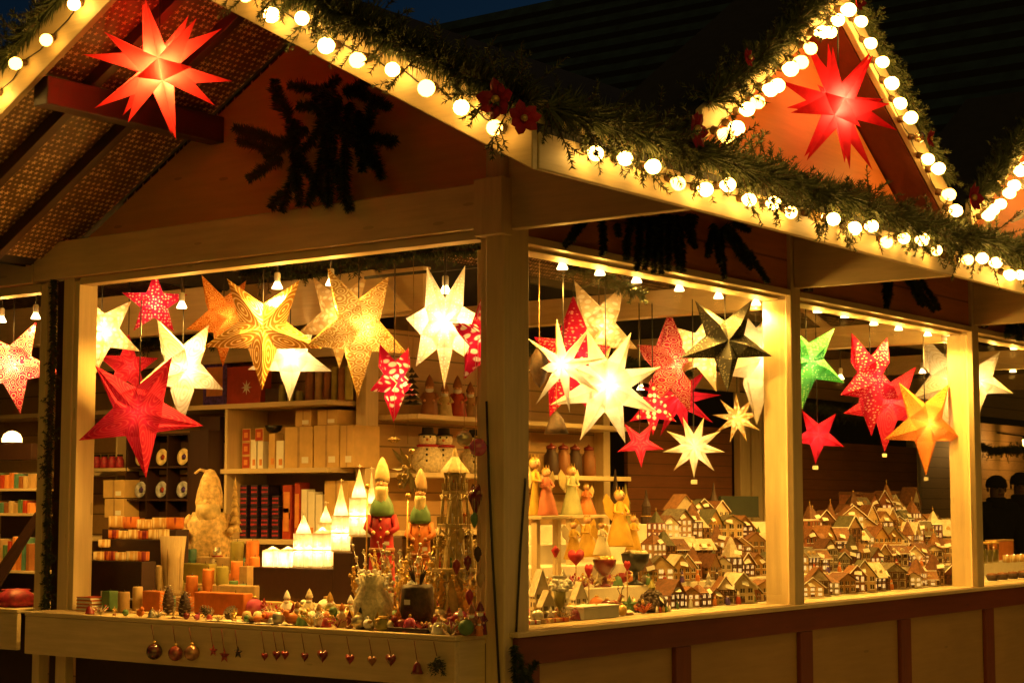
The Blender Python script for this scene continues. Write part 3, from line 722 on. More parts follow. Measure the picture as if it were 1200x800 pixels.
spiky('pale glowing spiky star in the second small gable', p, .34, 'p_white', 7, yaw=30, roll=.2, sq=.42)

# ------------------------------------------------------------------ halogen lamps
HAL = None
def halogen(label, c, drop=.06, group='halogen lamps under the window heads', power=9, aim=None):
    """small reflector lamp: stem, socket, glass reflector cone with the glowing front"""
    t = thing('halogen_lamp', label, 'lamp', c, group=group)
    MB().tube([(0, 0, .05), (0, 0, .05+drop)], .004, 5).build('stem', m['black'], t)
    MB().lathe([(.010, .05), (.014, .045), (.014, .012), (.010, .005)], seg=10).build('socket', m['white'], t)
    MB().lathe([(.011, .006), (.018, -.008), (.024, -.020), (.024, -.024), (0, -.022)], seg=14).build('reflector', m['halogen'], t)
    lamp('halogen_light', t, (0, 0, -.05), power, WARM, .022, 168, True); lamp('halogen_spill', t, (0, 0, -.06), power*.06, WARM, .022, None, True)
    return t
ORD = ['first', 'second', 'third', 'fourth', 'fifth', 'sixth', 'seventh', 'eighth', 'ninth', 'tenth', 'eleventh', 'twelfth', 'thirteenth', 'fourteenth', 'fifteenth', 'sixteenth', 'seventeenth', 'eighteenth', 'nineteenth', 'twentieth', 'twenty-first', 'twenty-second', 'twenty-third', 'twenty-fourth', 'twenty-fifth', 'twenty-sixth', 'twenty-seventh', 'twenty-eighth']
for i, (px, py) in enumerate(((213, 355), (325, 332), (388, 328), (522, 337))):
    halogen(f'lit halogen lamp in the gable window, {ORD[i]} counted from its far jamb', P(px, py, 0, .15), .10, power=9)
halogen('lit halogen lamp in the neighbouring stall beside the patterned star', P(2, 372, 0, .2), .1, power=9)
halogen('halogen lamp by the near post of the neighbouring stall', P(42, 368, 0, .2), .1, power=4)
k = 0
for px, py in ((659, 309), (703, 316), (746, 325), (796, 335), (842, 344), (886, 352)):
    halogen(f'lit halogen lamp in the first side window, {ORD[k]} from the corner post', P(px, py, 1, .19), .02, power=7); k += 1
k = 0
for px, py in ((958, 361), (990, 367), (1024, 376), (1053, 382), (1087, 389), (1111, 394)):
    halogen(f'lit halogen lamp in the second side window, {ORD[k]} from the second post', P(px, py, 1, .19), .02, power=7); k += 1
halogen('halogen lamp hung low at the back between the red and white stars', P(751, 452, 1, 1.6), .35, power=4)
halogen('halogen lamp on a long stem behind the green star', P(985, 440, 1, 1.0), .4, power=4)
halogen('halogen lamp hung low behind the orange star', P(1081, 433, 1, .9), .4, power=4)
for i, (px, py) in enumerate(((1163, 397), (1188, 405))):
    halogen(f'lit halogen lamp in the third side window, {ORD[i]} from the third post', P(px, py, 1, .19), .02, power=7)
halogen('lowest halogen lamp in the third side window', P(1187, 432, 1, .7), .25, power=5)
# lamps over the back shelves
m['lace'] = plain('white lace', (.80, .70, .48), .8, var=.35, scale=70, bump=.8)
# ------------------------------------------------------------------ shelves of the gable window
SHX = 1.985   # face of the shelf wall
sh = thing('shelf_unit', 'cream shelves with boxes and candles on the wall facing the gable window', 'shelf', (SHX, 2.47, 0))
for z in (2.075, 1.70, 1.30): MB().box((-.34, .005, z-.028), (-.002, 3.9, z)).build('shelf_board', m['cream_y'], sh, .003)
for y in (.80, 1.75): MB().box((-.33, y, .9), (-.004, y+.02, 2.046)).build('divider', m['cream_z'], sh)
sh2 = thing('shelf_unit', 'cream shelves of snowmen and carved figures on the wall beside the corner post', 'shelf', (2.0, 2.43, 0))
for z in (2.00, 1.675, 1.35): MB().box((.01, -.30, z-.028), (2.18, .003, z)).build('shelf_board', m['cream_x'], sh2, .003)
m['redbox'] = plain('red gift box', (.42, .05, .02), .5); m['orangebox'] = plain('orange label', (.75, .30, .08), .5)
m['creambox'] = plain('cream carton', (.66, .45, .18), .7, var=.12); m['darkbox'] = plain('dark brown card', (.05, .022, .012), .6)
m['navy'] = plain('dark patterned wrap', (.03, .018, .05), .5, var=.8, scale=60); m['purple'] = plain('violet print', (.10, .05, .30), .4, var=.7, scale=50)
m['crimson'] = plain('crimson wrap', (.42, .03, .06), .5, var=.5, scale=50)
def SX(px, x): return P(px, 560, 0, x).y
def zpx(px, py, x): return P(px, py, 0, x).z
def box_thing(name, label, cat, x, px0, px1, py0, py1, dep, mats, group=None, parts=None, zb=None):
    """box standing with its front on plane x, between photo columns px0..px1 and rows py0 (top)..py1 (base)"""
    ya, yb = SX(px1, x), SX(px0, x); zt = zpx((px0+px1)/2, py0, x); z0 = zpx((px0+px1)/2, py1, x) if zb is None else zb
    t = thing(name, label, cat, (x, (ya+yb)/2, z0), group=group); w = (yb-ya)-.004; h = zt-z0
    MB().box((0, -w/2, 0), (dep, w/2, h)).build('box_body', mats[0], t, .002)
    if name in ('carton', 'white_box'):
        a = -w*.36; MB().box((-.0022, a, h*.12), (-.0005, a+min(.05, w*.45), h*.12+min(.035, h*.25))).build('box_label', m['card'] if name == 'carton' else m['orangebox'], t)
        if name == 'carton': MB().box((-.0012, -w*.04, 0), (-.0004, w*.04, h)).build('tape', m['wax_tan'], t)
    if len(mats) > 1: MB().box((-.003, -w*.34, h*.2), (-.0005, w*.34, h*.8)).build('box_label', mats[1], t)
    return t
# top shelf: x plane of the fronts
XF = SHX-.25
box_thing('picture_box', 'violet night-scene picture box on the top shelf', 'box', XF, 236, 264, 419, 466, .05, (m['purple'], m['orangebox']), zb=2.0755)
t = box_thing('gift_box', 'red gift box with a pale star on its front, top shelf', 'box', XF-.02, 264, 304, 429, 471, .09, (m['redbox'],), zb=2.0755)
star_mesh(reg(8, .045, 0), .004, .35).build('star_emblem', m['card'], t).matrix_basis = Matrix.Translation((-.006, -.03, .095)) @ Euler((PI/2, 0, -PI/2)).to_matrix().to_4x4()
box_thing('gift_box', 'flat brown carton beside the candles on the top shelf', 'box', XF, 309, 327, 455, 469, .1, (m['darkbox'],), zb=2.0755)
m['wax_brown'] = plain('brown wax', (.30, .12, .04), .5, trans=.1); m['wax_green'] = plain('green wax', (.12, .24, .10), .45, trans=.15)
m['wax_orange'] = plain('orange wax', (.75, .25, .06), .45, trans=.2); m['wax_cream'] = plain('cream wax', (.75, .55, .28), .45, trans=.2)
m['wax_olive'] = plain('olive wax', (.36, .32, .08), .45, trans=.15); m['wax_teal'] = plain('teal wax', (.10, .25, .20), .45, trans=.1); m['wax_tan'] = plain('tan wax', (.50, .33, .15), .5, trans=.15)
def candle(label, c, r, h, mat, group='pillar candles', sq=False, wick=True, twist=False):
    t = thing('pillar_candle', label, 'candle', c, group=group)
    if sq: MB().cbox((0, 0, h/2), (r*2, r*2, h)).build('wax_body', mat, t, r*.12)
    else:
        MB().lathe([(r*.96, 0), (r, r*.08), (r, h*.93), (r*.93, h), (r*.6, h-.002), (.0, h-.006)], seg=20, wob=(lambda a, k: 1+.10*math.sin(5*a+k*2.1)) if twist else None).build('wax_body', mat, t)
    if wick: MB().tube([(0, 0, h-.006), (.002, 0, h+.012)], .0015, 4).build('wick', m['black'], t)
    return t
for i, (a, b, top) in enumerate(((358, 368, 428), (369, 378, 433), (379, 387, 431), (388, 395, 430), (396, 403, 431), (404, 412, 429))):
    x = XF+.03; y = SX((a+b)/2, x); h = zpx(a, top, x)-2.0755
    candle(f'tall brown candle on the top shelf, {ORD[i]} in the row beside the corner post', (x, y, 2.0755), abs(SX(a, x)-SX(b, x))/2*.92, h, (m['wax_brown'], m['wax_tan'], m['wax_brown'], m['wax_olive'], m['wax_brown'], m['wax_olive'])[i], 'brown candles on the top shelf')
for i, a in enumerate((330, 340, 350)):
    candle(f'short dark candle under the white star on the top shelf, {ORD[i]} from the gift box', (XF, SX(a, XF), 2.0755), .022, .10-.02*i, m['wax_olive'], 'brown candles on the top shelf')
# middle shelf
X2 = SHX-.24
src = None
for i, (px, r) in enumerate(((251, 0), (267, 0), (282, 0), (251, 1), (267, 1), (282, 1), (267, 2), (282, 2), (297, 2))):
    y = SX(px+6, X2); z = 1.7005 + r*.079
    lab = f'small red box with an orange label, {("bottom", "middle", "top")[r]} row, {ORD[(i % 3) if i < 6 else i-6]} from the dark cubby shelf'
    if src is None:
        src = thing('gift_box', lab, 'box', (X2, y, z), group='red boxes stacked on the middle shelf')
        MB().box((0, -.034, 0), (.08, .034, .077)).build('box_body', m['creambox'], src, .002)
        MB().box((-.002, -.029, .006), (-.0005, .029, .071)).build('box_label', m['redbox'], src)
        MB().cbox((-.003, 0, .038), (.001, .03, .03)).build('emblem', m['orangebox'], src)
    else: again(src, (X2, y, z), lab)
for i, (a, b, t0, t1, c) in enumerate(((293, 300, 515, 541, 'w'), (301, 308, 515, 541, 'w'), (314, 322, 508, 541, 'c'), (323, 332, 516, 541, 'w'))):
    box_thing('white_box', f'narrow white box on the middle shelf, {ORD[i]} from the red boxes', 'box', X2, a, b, t0, 545, .07, (m['card'] if c == 'w' else m['creambox'],), 'narrow white boxes on the middle shelf', zb=1.7005)
for i, (a, b, t0) in enumerate(((333, 366, 500), (367, 397, 498), (398, 414, 498))):
    box_thing('carton', f'large cream carton on the middle shelf, {ORD[i]} of the three', 'box', X2, a, b, t0, 545, .22, (m['creambox'],), 'cream cartons', zb=1.7005)
    zt = zpx(a, t0, X2)
    if i < 2: box_thing('carton', f'small cream carton on top of the {ORD[i]} large carton', 'box', X2+.02, a+12-i*8, b-2, 480, 498, .2, (m['creambox'],), 'cream cartons', zb=zt+.001)
t = thing('black_bowl', 'black bowl resting on the narrow white boxes', 'bowl', (X2+.05, SX(320, X2+.05), zpx(320, 507, X2)+.004))
MB().lathe([(.02, 0), (.04, .012), (.052, .04), (.048, .042), (.036, .016), (0, .012)], seg=18).build('bowl_body', m['black'], t)
box_thing('dark_carton', 'dark carton on the shelf behind the bright white star', 'box', X2, 233, 257, 488, 507, .1, (m['darkbox'],), zb=1.86)
# lower shelf: stacks of patterned packets
X3 = SHX-.22; src = None
for r in range(5):
    for k in range(5):
        if r == 4 and k > 3: continue
        px = 273 + k*12.5; y = SX(px, X3); z = 1.3005 + r*.062
        lab = f'dark patterned packet on the lower shelf, {("bottom", "second", "third", "fourth", "top")[r]} layer, {ORD[k]} from the cubby shelf'
        if src is None:
            src = thing('packet', lab, 'box', (X3, y, z), group='dark patterned packets'); MB().box((0, -.027, 0), (.1, .027, .060)).build('box_body', m['navy'], src, .002)
            for q in (.015, .038): MB().box((-.002, -.024, q), (-.0005, .024, q+.010)).build('stripe', m['crimson'], src)
        else: again(src, (X3, y, z), lab)
for i, (a, b, t0, t1) in enumerate(((331, 342, 568, 583), (331, 341, 586, 603), (345, 352, 565, 590))):
    box_thing('gift_box', f'red box on the lower shelf beside the dark packets, {ORD[i]} of three', 'box', X3, a, b, t0, t1, .08, (m['redbox'], m['orangebox']), 'red boxes on the lower shelf', zb=1.3005+(.11 if i == 0 else 0))
for i, (a, b) in enumerate(((353, 360), (361, 369), (370, 378))):
    box_thing('white_box', f'narrow white box on the lower shelf, {ORD[i]} from the red boxes', 'box', X3, a, b, 573+3*i, 600, .07, (m['card'],), 'narrow white boxes on the lower shelf', zb=1.3005)
box_thing('carton', 'cream carton on the lower shelf behind the candle houses', 'box', X3, 380, 408, 563, 600, .2, (m['creambox'],), zb=1.3005)

# dark cubby shelf with plates
XC = 1.55
ya, yb = SX(221, XC), SX(147, XC); z0, z1 = zpx(185, 625, XC), zpx(185, 508, XC)
cub = thing('cubby_shelf', 'dark brown cubby shelf with three columns holding painted plates', 'shelf', (XC, (ya+yb)/2, z0)); w = yb-ya; h = z1-z0
MB().box((.10, -w/2, 0), (.115, w/2, h)).build('back_panel', m['dark_z'], cub)
for k in range(4):
    y = -w/2 + k*(w-.012)/3; MB().box((0, y, 0), (.099, y+.012, h)).build('divider', m['dark_z'], cub)
for k in range(4):
    z = k*(h-.012)/3; MB().box((.002, -w/2+.013, z), (.098, w/2-.013, z+.012)).build('shelf_board', m['dark'], cub)
MB().box((0, -w/2-.16, 0), (.12, -w/2-.002, h*1.02)).build('side_cupboard', m['dark_z'], cub)
m['plate'] = plain('painted plate', (.80, .66, .36), .25, var=.5, scale=22, bump=0); m['plate2'] = plain('blue painted plate', (.40, .42, .50), .25, var=.8, scale=26, bump=0)
for r in range(3):
    for k in range(3):
        y = (ya+yb)/2 + w/2 - (k+.5)*(w/3); z = z0 + .013 + r*(h-.012)/3
        lab = f'{("ruddy", "blue", "cream")[r]} painted {"cup" if r == 0 else "plate"} in the {("lowest", "middle", "top")[r]} row of the dark cubby, {("far", "centre", "near")[k]} column'
        if r == 0:
            t = thing('painted_cup', lab, 'cup', (XC+.045, y, z), group='cups and plates in the cubby')
            MB().lathe([(.028, 0), (.038, .01), (.040, .075), (.036, .075), (.033, .014), (0, .012)], seg=18).build('cup_body', m['wax_orange'], t)
            MB().tube([(0, -.038, .06), (0, -.056, .05), (0, -.056, .03), (0, -.038, .018)], .004, 5).build('handle', m['plate'], t)
        else:
            t = thing('painted_plate', lab, 'plate', (XC+.05, y, z+.052), (0, -PI/2+.15, 0), 'cups and plates in the cubby')
            MB().lathe([(0, 0), (.032, .002), (.048, .010), (.050, .013), (.034, .005), (0, .004)], seg=22).build('plate_body', m['plate' if r == 2 else 'plate2'], t)
            MB().lathe([(0, .0062), (.02, .0064), (.0, .0066)], seg=5).build('painted_motif', m['redbox' if k == 1 else 'purple'], t)
for i, (a, b, t0, t1) in enumerate(((121, 146, 562, 583), (123, 146, 584, 606))):
    box_thing('carton', f'tan carton beside the dark cubby, {("upper", "lower")[i]} of two', 'box', XC-.02, a, b, t0, t1, .12, (m['creambox'],), 'tan cartons by the cubby')
box_thing('small_shelf', 'short cream shelf with dark glass jars by the far jamb', 'shelf', XC, 108, 150, 548, 552, .2, (m['cream_y'],))
for i in range(4):
    px = 113+i*9; t = thing('jar', f'dark red glass jar on the short shelf, {ORD[i]} from the far jamb', 'jar', (XC+.06, SX(px, XC+.06), zpx(px, 548, XC)+.001), group='dark red jars')
    MB().lathe([(.022, 0), (.026, .006), (.026, .05), (.017, .062), (.017, .070), (0, .070)], seg=14).build('jar_body', m['crimson'], t); MB().lathe([(.019, .071), (.019, .082), (0, .082)], seg=12).build('lid', m['black'], t)
# carved figures and snowmen on the other shelves
def snowman(label, c, s, group=None, hat='black'):
    t = thing('snowman', label, 'snowman', c, (0, 0, PI/2+.64), group)
    MB().lathe([(0, 0), (.5*s, .02*s), (.62*s, .35*s), (.55*s, .75*s), (.36*s, 1.0*s)], seg=18).build('lower_body', m['lace'], t)
    MB().ball((0, 0, 1.25*s), .34*s, seg=14, rings=9).build('head', m['lace'], t)
    MB().lathe([(.40*s, .98*s), (.44*s, 1.04*s), (.36*s, 1.08*s)], seg=16).build('scarf', m['velvet'], t)
    MB().lathe([(.36*s, 1.42*s), (.37*s, 1.46*s), (.24*s, 1.50*s), (.22*s, 1.72*s), (0, 1.74*s)], seg=14).build('hat', m[hat], t)
    for z in (.45, .68, .88): MB().ball((0, .58*s if z < .8 else .46*s, z*s), .05*s, seg=7, rings=5).build('button', m['black'], t)
    MB().lathe([(.06*s, 0), (0, .26*s)], seg=7, T=Matrix.Translation((0, .30*s, 1.25*s)) @ Euler((-PI/2, 0, 0)).to_matrix().to_4x4()).build('nose', m['wax_orange'], t)
    for q in (-1, 1): MB().ball((q*.12*s, .30*s, 1.36*s), .04*s, seg=6, rings=5).build('eye', m['black'], t)
    return t
def SY(px, y): return P(px, 560, 1, y).x
for i, px in enumerate((501, 520, 556)):
    y = 2.25; snowman(f'white snowman with dark hat on the shelf beside the corner post, {ORD[i]} of three', (SY(px, y), y, 1.6755), .15, 'snowmen on the shelf', 'black')
def gnome_fig(label, c, h, robe, group=None, name='carved_figure', face=PI/2+.64, lod=False, beard='card', hatmat=None, arms=True):
    """stout turned-wood figure: robe, belt, head with face, beard, pointed hat, arms"""
    t = thing(name, label, 'figurine', c, (0, 0, face), group); s = h
    MB().lathe([(0, 0), (.21*s, .0), (.22*s, .03*s), (.19*s, .25*s), (.16*s, .48*s), (.10*s, .58*s), (.05*s, .60*s)], seg=18, wob=lambda a, k: 1+.04*math.sin(7*a) if k < 4 else 1).build('robe', robe, t)
    hd = MB().ball((0, .01*s, .66*s), .095*s, seg=14, rings=9).build('head', m['skin'], t)
    MB().ball((0, .105*s, .655*s), .02*s, seg=7, rings=5).build('nose', m['skin'], hd)
    for q in (-1, 1): MB().ball((q*.035*s, .088*s, .685*s), .012*s, seg=6, rings=4).build('eye', m['black'], hd)
    MB().lathe([(.10*s, .0), (.09*s, -.06*s), (.05*s, -.14*s), (0, -.18*s)], c=(0, .045*s, .64*s), seg=12).build('beard', m[beard], t)
    MB().lathe([(.115*s, .70*s), (.12*s, .73*s), (.105*s, .78*s), (.06*s, .90*s), (0, 1.0*s)], seg=14).build('hat', hatmat or robe, t)
    if arms:
        for q in (-1, 1):
            MB().tube([(q*.12*s, 0, .54*s), (q*.2*s, .05*s, .42*s), (q*.12*s, .16*s, .36*s)], .045*s, 8, r2=.032*s).build('arm', robe, t)
            MB().ball((q*.11*s, .175*s, .355*s), .034*s, seg=8, rings=6).build('hand', m['skin'], t)
    return t
for i, px in enumerate((503, 521, 536, 551, 565)):
    y = 2.25; gnome_fig(f'carved wooden figure on the upper shelf beside the corner post, {ORD[i]} in the row', (SY(px, y), y, 2.0005), (.24, .21, .25, .22, .24)[i], (m['wax_brown'], m['oldgold'], m['redbox'], m['wax_tan'], m['wax_brown'])[i], 'carved figures on the upper shelf', hatmat=m['wax_brown'])

# ------------------------------------------------------------------ display steps of the gable window
dt = thing('display_table', 'cream stepped display table inside the gable window', 'table', (.02, .2, 0))
STEP = [(.02, .30, 1.000), (.30, .52, 1.055), (.52, .78, 1.11), (.78, 1.10, 1.165)]
for a, b, z in STEP: MB().prism([(a-.02, max(.02, SX(580, a)-.2), .9), (b-.021, max(.02, SX(580, b)-.2), .9), (b-.021, 2.36, .9), (a-.02, 2.36, .9)], (0, 0, z-.9)).build('step', m['creambox'], dt, .003)
def put(px, x):
    zs = .997
    for a, b, z in STEP:
        if x >= a: zs = z+.0006
    return Vector((x, SX(px, x), zs))
def htop(px, py, x): return zpx(px, py, x) - put(px, x).z
def wpx(n, p): return px2m(n, p)
GC_ = 'candles on the gable window display'
# candles: px, top row, width px, x plane, colour, square?, label
CL = [(132, 692, 14, .05, 'wax_green', 1, 'square green candle nearest the far jamb'), (148, 693, 14, .03, 'wax_tan', 0, 'tan candle beside the square green candle'),
 (164, 687, 12, .12, 'wax_cream', 0, 'cream candle behind the tan candle'), (178, 673, 15, .34, 'wax_cream', 0, 'cream candle behind the orange wax block'), (191, 662, 13, .36, 'wax_cream', 0, 'pale candle beside the square olive candles'),
 (178, 660, 12, .56, 'wax_green', 1, 'square dark green candle on the second step'), (204, 663, 12, .56, 'wax_green', 1, 'square green candle beside the wide olive candle'), (227, 674, 14, .33, 'wax_orange', 0, 'short orange candle in front of the wide olive candle'),
 (246, 666, 14, .33, 'wax_orange', 0, 'tall orange candle in the middle of the display'), (262, 663, 15, .36, 'wax_olive', 0, 'olive candle beside the tall orange candle'), (279, 657, 14, .58, 'wax_orange', 0, 'orange candle behind the olive candle'),
 (291, 663, 13, .50, 'wax_tan', 1, 'square tan candle at the end of the candle rows'), (226, 643, 12, .80, 'wax_teal', 0, 'teal candle standing at the back of the rows'), (300, 652, 12, .60, 'wax_orange', 0, 'slim orange candle by the step stand')]
for px, py, wd, x, c, sq, lab in CL:
    p = put(px, x); candle(lab, p, wpx(wd, p)/2, max(.02, htop(px, py, x)), m[c], GC_, bool(sq))
for px, py, wd, x, c, lab in ((279, 634, 15, .80, 'wax_olive', 'twisted olive candle at the back of the candle rows'), (297, 633, 15, .80, 'wax_orange', 'twisted orange candle at the back of the candle rows')):
    p = put(px, x); candle(lab, p, wpx(wd, p)/2, htop(px, py, x), m[c], GC_, twist=True)
def block(label, px0, px1, py, x, mat, dep=.06, name='wax_block'):
    p = put((px0+px1)/2, x); w_ = SX(px0, x)-SX(px1, x); h = htop((px0+px1)/2, py, x)
    t = thing(name, label, 'candle', p, group=GC_); MB().box((0, -w_/2, 0), (dep, w_/2, h)).build('wax_body', mat, t, .006)
    for q in (-.25, .25): MB().tube([(dep/2, q*w_, h-.002), (dep/2, q*w_, h+.012)], .0016, 4).build('wick', m['black'], t)
block('short orange wax block behind the cones', 169, 190, 692, .10, m['wax_orange'])
block('long orange wax block beside the pale cones', 229, 287, 694, .12, m['wax_orange'])
block('wide olive wax block on the second step', 211, 246, 660, .55, m['wax_olive'])
block('long cream wax block at the back of the olive candles', 232, 271, 652, .79, m['wax_cream'])
block('long low cream wax bar behind the long orange block', 240, 300, 685, .33, m['wax_cream'])
def cone(label, c, r, h, mats, group='pine cones', lean=0):
    t = thing('pine_cone', label, 'pine cone', c, (0, lean, rnd()*6), group)
    MB().lathe([(0, 0), (r*.6, .08*h), (r*.72, .35*h), (r*.5, .7*h), (.0, h*.97)], seg=10).build('core', mats[1], t); mb = MB(); n = 62
    for i in range(n):
        f = i/n; a = i*2.39996; rr = r*(math.sin(PI*(.16+.80*f))**.7)*.72; z = h*(.04+.92*f); L = r*.42*(1-.5*f); w_ = r*.24*(1-.45*f)
        d = Vector((math.cos(a), math.sin(a), .35)); s_ = Vector((-math.sin(a), math.cos(a), 0)); b = Vector((math.cos(a)*rr, math.sin(a)*rr, z)); u = Vector((0, 0, w_*.4))
        mb.add([b-s_*w_*.6, b+s_*w_*.6, b+d*L+s_*w_, b+d*L-s_*w_, b+d*L*1.05+u*.6], [(0, 1, 2, 3), (3, 2, 4), (0, 3, 4), (1, 4, 2), (0, 4, 1)])
    mb.build('scale', mats[0], t); return t
cm = (m['silver'], m['darkbox'])
for px, py, wd, x, lab in ((200, 684, 20, .02, 'gilded pine cone standing behind its twin'), (219, 691, 21, -.08, 'gilded pine cone standing in front of its twin')):
    p = put(px, x); cone(lab, p, wpx(wd, p)/2, htop(px, py, x), cm)
for i, (px, x) in enumerate(((251, -.09), (268, -.10))):
    p = put(px, x); cone(f'silvery cone lying at the counter edge, {ORD[i]} from the gilded pine cones', p+Vector((0, 0, .012)), wpx(15, p)/2, .07, (m['silver'], m['darkbox']), lean=.9)
# tea light tiers by the far jamb
ti = thing('stepped_stand', 'dark stepped stand of glowing tea light glasses by the far jamb', 'stand', (.12, SX(150, .2), .997))
def lid(px, py, x): return zpx(px, py, x)
m['teaglass'] = paper('frosted tea light glass', (.85, .62, .28), (1, .9, .6), 'flower', .7, 1.8)
m['teaglass2'] = paper('painted tea light glass', (.85, .42, .14), (.35, .10, .12), 'flower', .7, 1.5)
base = ti.location
tiers = [(.46, 632, 650, 135, 191), (.62, 620, 632, 121, 207), (.22, 657, 672, 104, 168)]
for x, pt_, pb, a, b in tiers:
    y0_, y1_ = SX(b, x), SX(a, x); zt = lid((a+b)/2, pt_, x); zb = put((a+b)/2, x).z
    MB().box((x-base.x, y0_-base.y, zb-base.z), (x-base.x+.09, y1_-base.y, zt-base.z)).build('tier', m['dark'], ti, .002)
def tealight(label, c, r, h, mat='teaglass', power=.9):
    t = thing('tea_light', label, 'tea light', c, group='glowing tea light glasses')
    MB().lathe([(r*.8, 0), (r, h*.1), (r*1.02, h), (r*.96, h), (r*.93, h*.12), (0, h*.08)], seg=16).build('glass_cup', m[mat], t)
    MB().lathe([(r*.7, .004), (r*.7, h*.25), (0, h*.25)], seg=10).build('wax', m['wax_cream'], t)
    MB().ball((0, 0, h*.55), r*.28, seg=8, rings=6, sc=(1, 1, 1.7)).build('flame', m['flame'], t)
    lamp('flame_light', t, (0, 0, h*.6), power, (1, .55, .15), .006)
def tier_row(x, a, b, n, ptop, h, word, z):
    for i in range(n):
        px = a + (b-a)*(i+.5)/n; y = SX(px, x); r = abs(SX(a, x)-SX(b, x))/n/2*(.70+.12*rnd())
        tealight(f'glowing tea light glass in the {word} row by the far jamb, {ORD[i]} from the jamb', (x+.045, y, z), r, h*(.85+.3*rnd()), 'teaglass' if (i*7+n) % 3 else 'teaglass2')
for (x, pt_, pb, a, b), n, word, tp in zip(tiers, (6, 5, 5), ('second', 'top', 'lowest'), (620, 606, 645)):
    z = lid((a+b)/2, pt_, x)+.001; tier_row(x, a if word != 'second' else 121, b, n, tp, lid(a, tp, x)-z, word, z)
p = put(124, .40); p.z = lid(124, 641, .40)
tealight('single glowing square tea light at the near end of the dark riser', p, .03, .04)
# paper bag, lace tray, red books
p = put(204, .40); t = thing('paper_bag', 'crumpled cream lantern bag beside the tea lights', 'bag', p)
hh = htop(204, 628, .40); r = wpx(27, p)/2
MB().lathe([(r*.75, 0), (r*.9, .02), (r, hh*.6), (r*1.15, hh), (r*1.05, hh*.98), (r*.85, .03), (0, .02)], seg=16, wob=lambda a, k: 1+.06*math.sin(6*a+k)+.04*math.sin(11*a)).build('bag_body', paper('lantern bag', (.75, .58, .34), (.9, .8, .55), 'petal', .4, 2), t)
p = put(136, .20); p.z = lid(136, 688, .2)
for i in range(4):
    t = thing('book', f'thin red-edged book by the far jamb, {("lowest", "second", "third", "topmost")[i]} of the stack', 'book', (.02, SX(113, .03), .9975+i*.0165), (0, 0, jit(.15)), 'red books by the far jamb')
    MB().box((-.05, -.055, 0), (.05, .055, .003)).box((-.05, -.055, .013), (.05, .055, .016)).box((.046, -.055, .003), (.05, .055, .013)).build('cover', m['redbox' if i % 2 else 'orangebox'], t)
    MB().box((-.047, -.052, .0032), (.0455, .052, .0128)).build('pages', m['card'], t)
t = thing('lace_tray', 'dark tray edged with white lace in front of the tea lights', 'tray', (.14, SX(140, .14), .9995+.04))
MB().box((-.01, -.13, 0), (.06, .13, .012)).build('tray_base', m['dark'], t, .003); mb = MB()
for i in range(22): mb.ball((-.014, -.125+i*.0119, .012), .0055, seg=6, rings=4)
mb.build('lace_edge', m['snow'], t)
MB().box((-.02, .02, -.035), (.07, .12, -.002)).build('tray_foot', m['dark'], t)
MB().box((-.016, .06, .014), (-.012, .10, .045)).build('price_tag', m['card'], t)

m['gnome'] = plain('cream gilded plaster', (.74, .54, .24), .55, var=.5, scale=45, bump=1.0)
# gnome with a little tree, snowman bell
p = put(246, .98); hN = zpx(246, 549, .98)-p.z
t = thing('gold_gnome', 'tall gilded bearded gnome holding a little tree, behind the candles', 'figurine', p, (0, 0, PI/2+.7))
s = hN; wob = lambda a, k: 1+.07*math.sin(5*a+k*1.3)+.05*math.sin(9*a-k)
MB().lathe([(0, 0), (.20*s, 0), (.22*s, .05*s), (.235*s, .25*s), (.22*s, .45*s), (.16*s, .56*s)], seg=22, wob=wob).build('robe', m['gnome'], t)
MB().ball((0, .05*s, .62*s), .115*s, seg=14, rings=10).build('head', m['gnome'], t)
MB().lathe([(.12*s, .02*s), (.13*s, -.08*s), (.10*s, -.2*s), (.04*s, -.32*s), (0, -.35*s)], c=(0, .09*s, .62*s), seg=14, wob=wob).build('beard', m['oldgold'], t)
MB().ball((0, .15*s, .63*s), .025*s, seg=8, rings=6).build('nose', m['skin'], t)
MB().lathe([(.135*s, .60*s), (.142*s, .66*s), (.130*s, .76*s), (.095*s, .89*s), (.045*s, .985*s), (0, 1.0*s)], seg=16, wob=wob).build('hood', m['gnome'], t)
MB().tube([(.03*s, 0, .97*s), (.10*s, .02*s, .99*s), (.15*s, .03*s, .95*s)], .02*s, 6, r2=.012*s).build('hood_tip', m['gnome'], t)
for q in (-1, 1):
    MB().tube([(q*.17*s, .02*s, .50*s), (q*.26*s, .08*s, .40*s), (q*.22*s, .18*s, .36*s)], .06*s, 8, r2=.04*s).build('arm', m['gnome'], t)
tr = MB()
for k in range(6): tr.lathe([(.07*s*(1-k*.13), 0), (.0, .14*s)], c=(-.27*s, .12*s, .36*s+k*.085*s), seg=9, wob=lambda a, k: 1+.15*math.sin(4*a))
tr.build('little_tree', m['gnome'], t)
snowman('white glittering snowman in front of the gilded gnome', put(256, .82), .066*1.0, None, 'silver')
p = put(256, .80); t = thing('glass_lantern', 'round glass lantern under the snowman', 'lantern', put(254, .70)); r = .035
MB().lathe([(.0, 0), (r, .0), (r*1.1, .03), (r*.9, .055), (.01, .066)], seg=14).build('lantern_body', m['oldgold'], t)

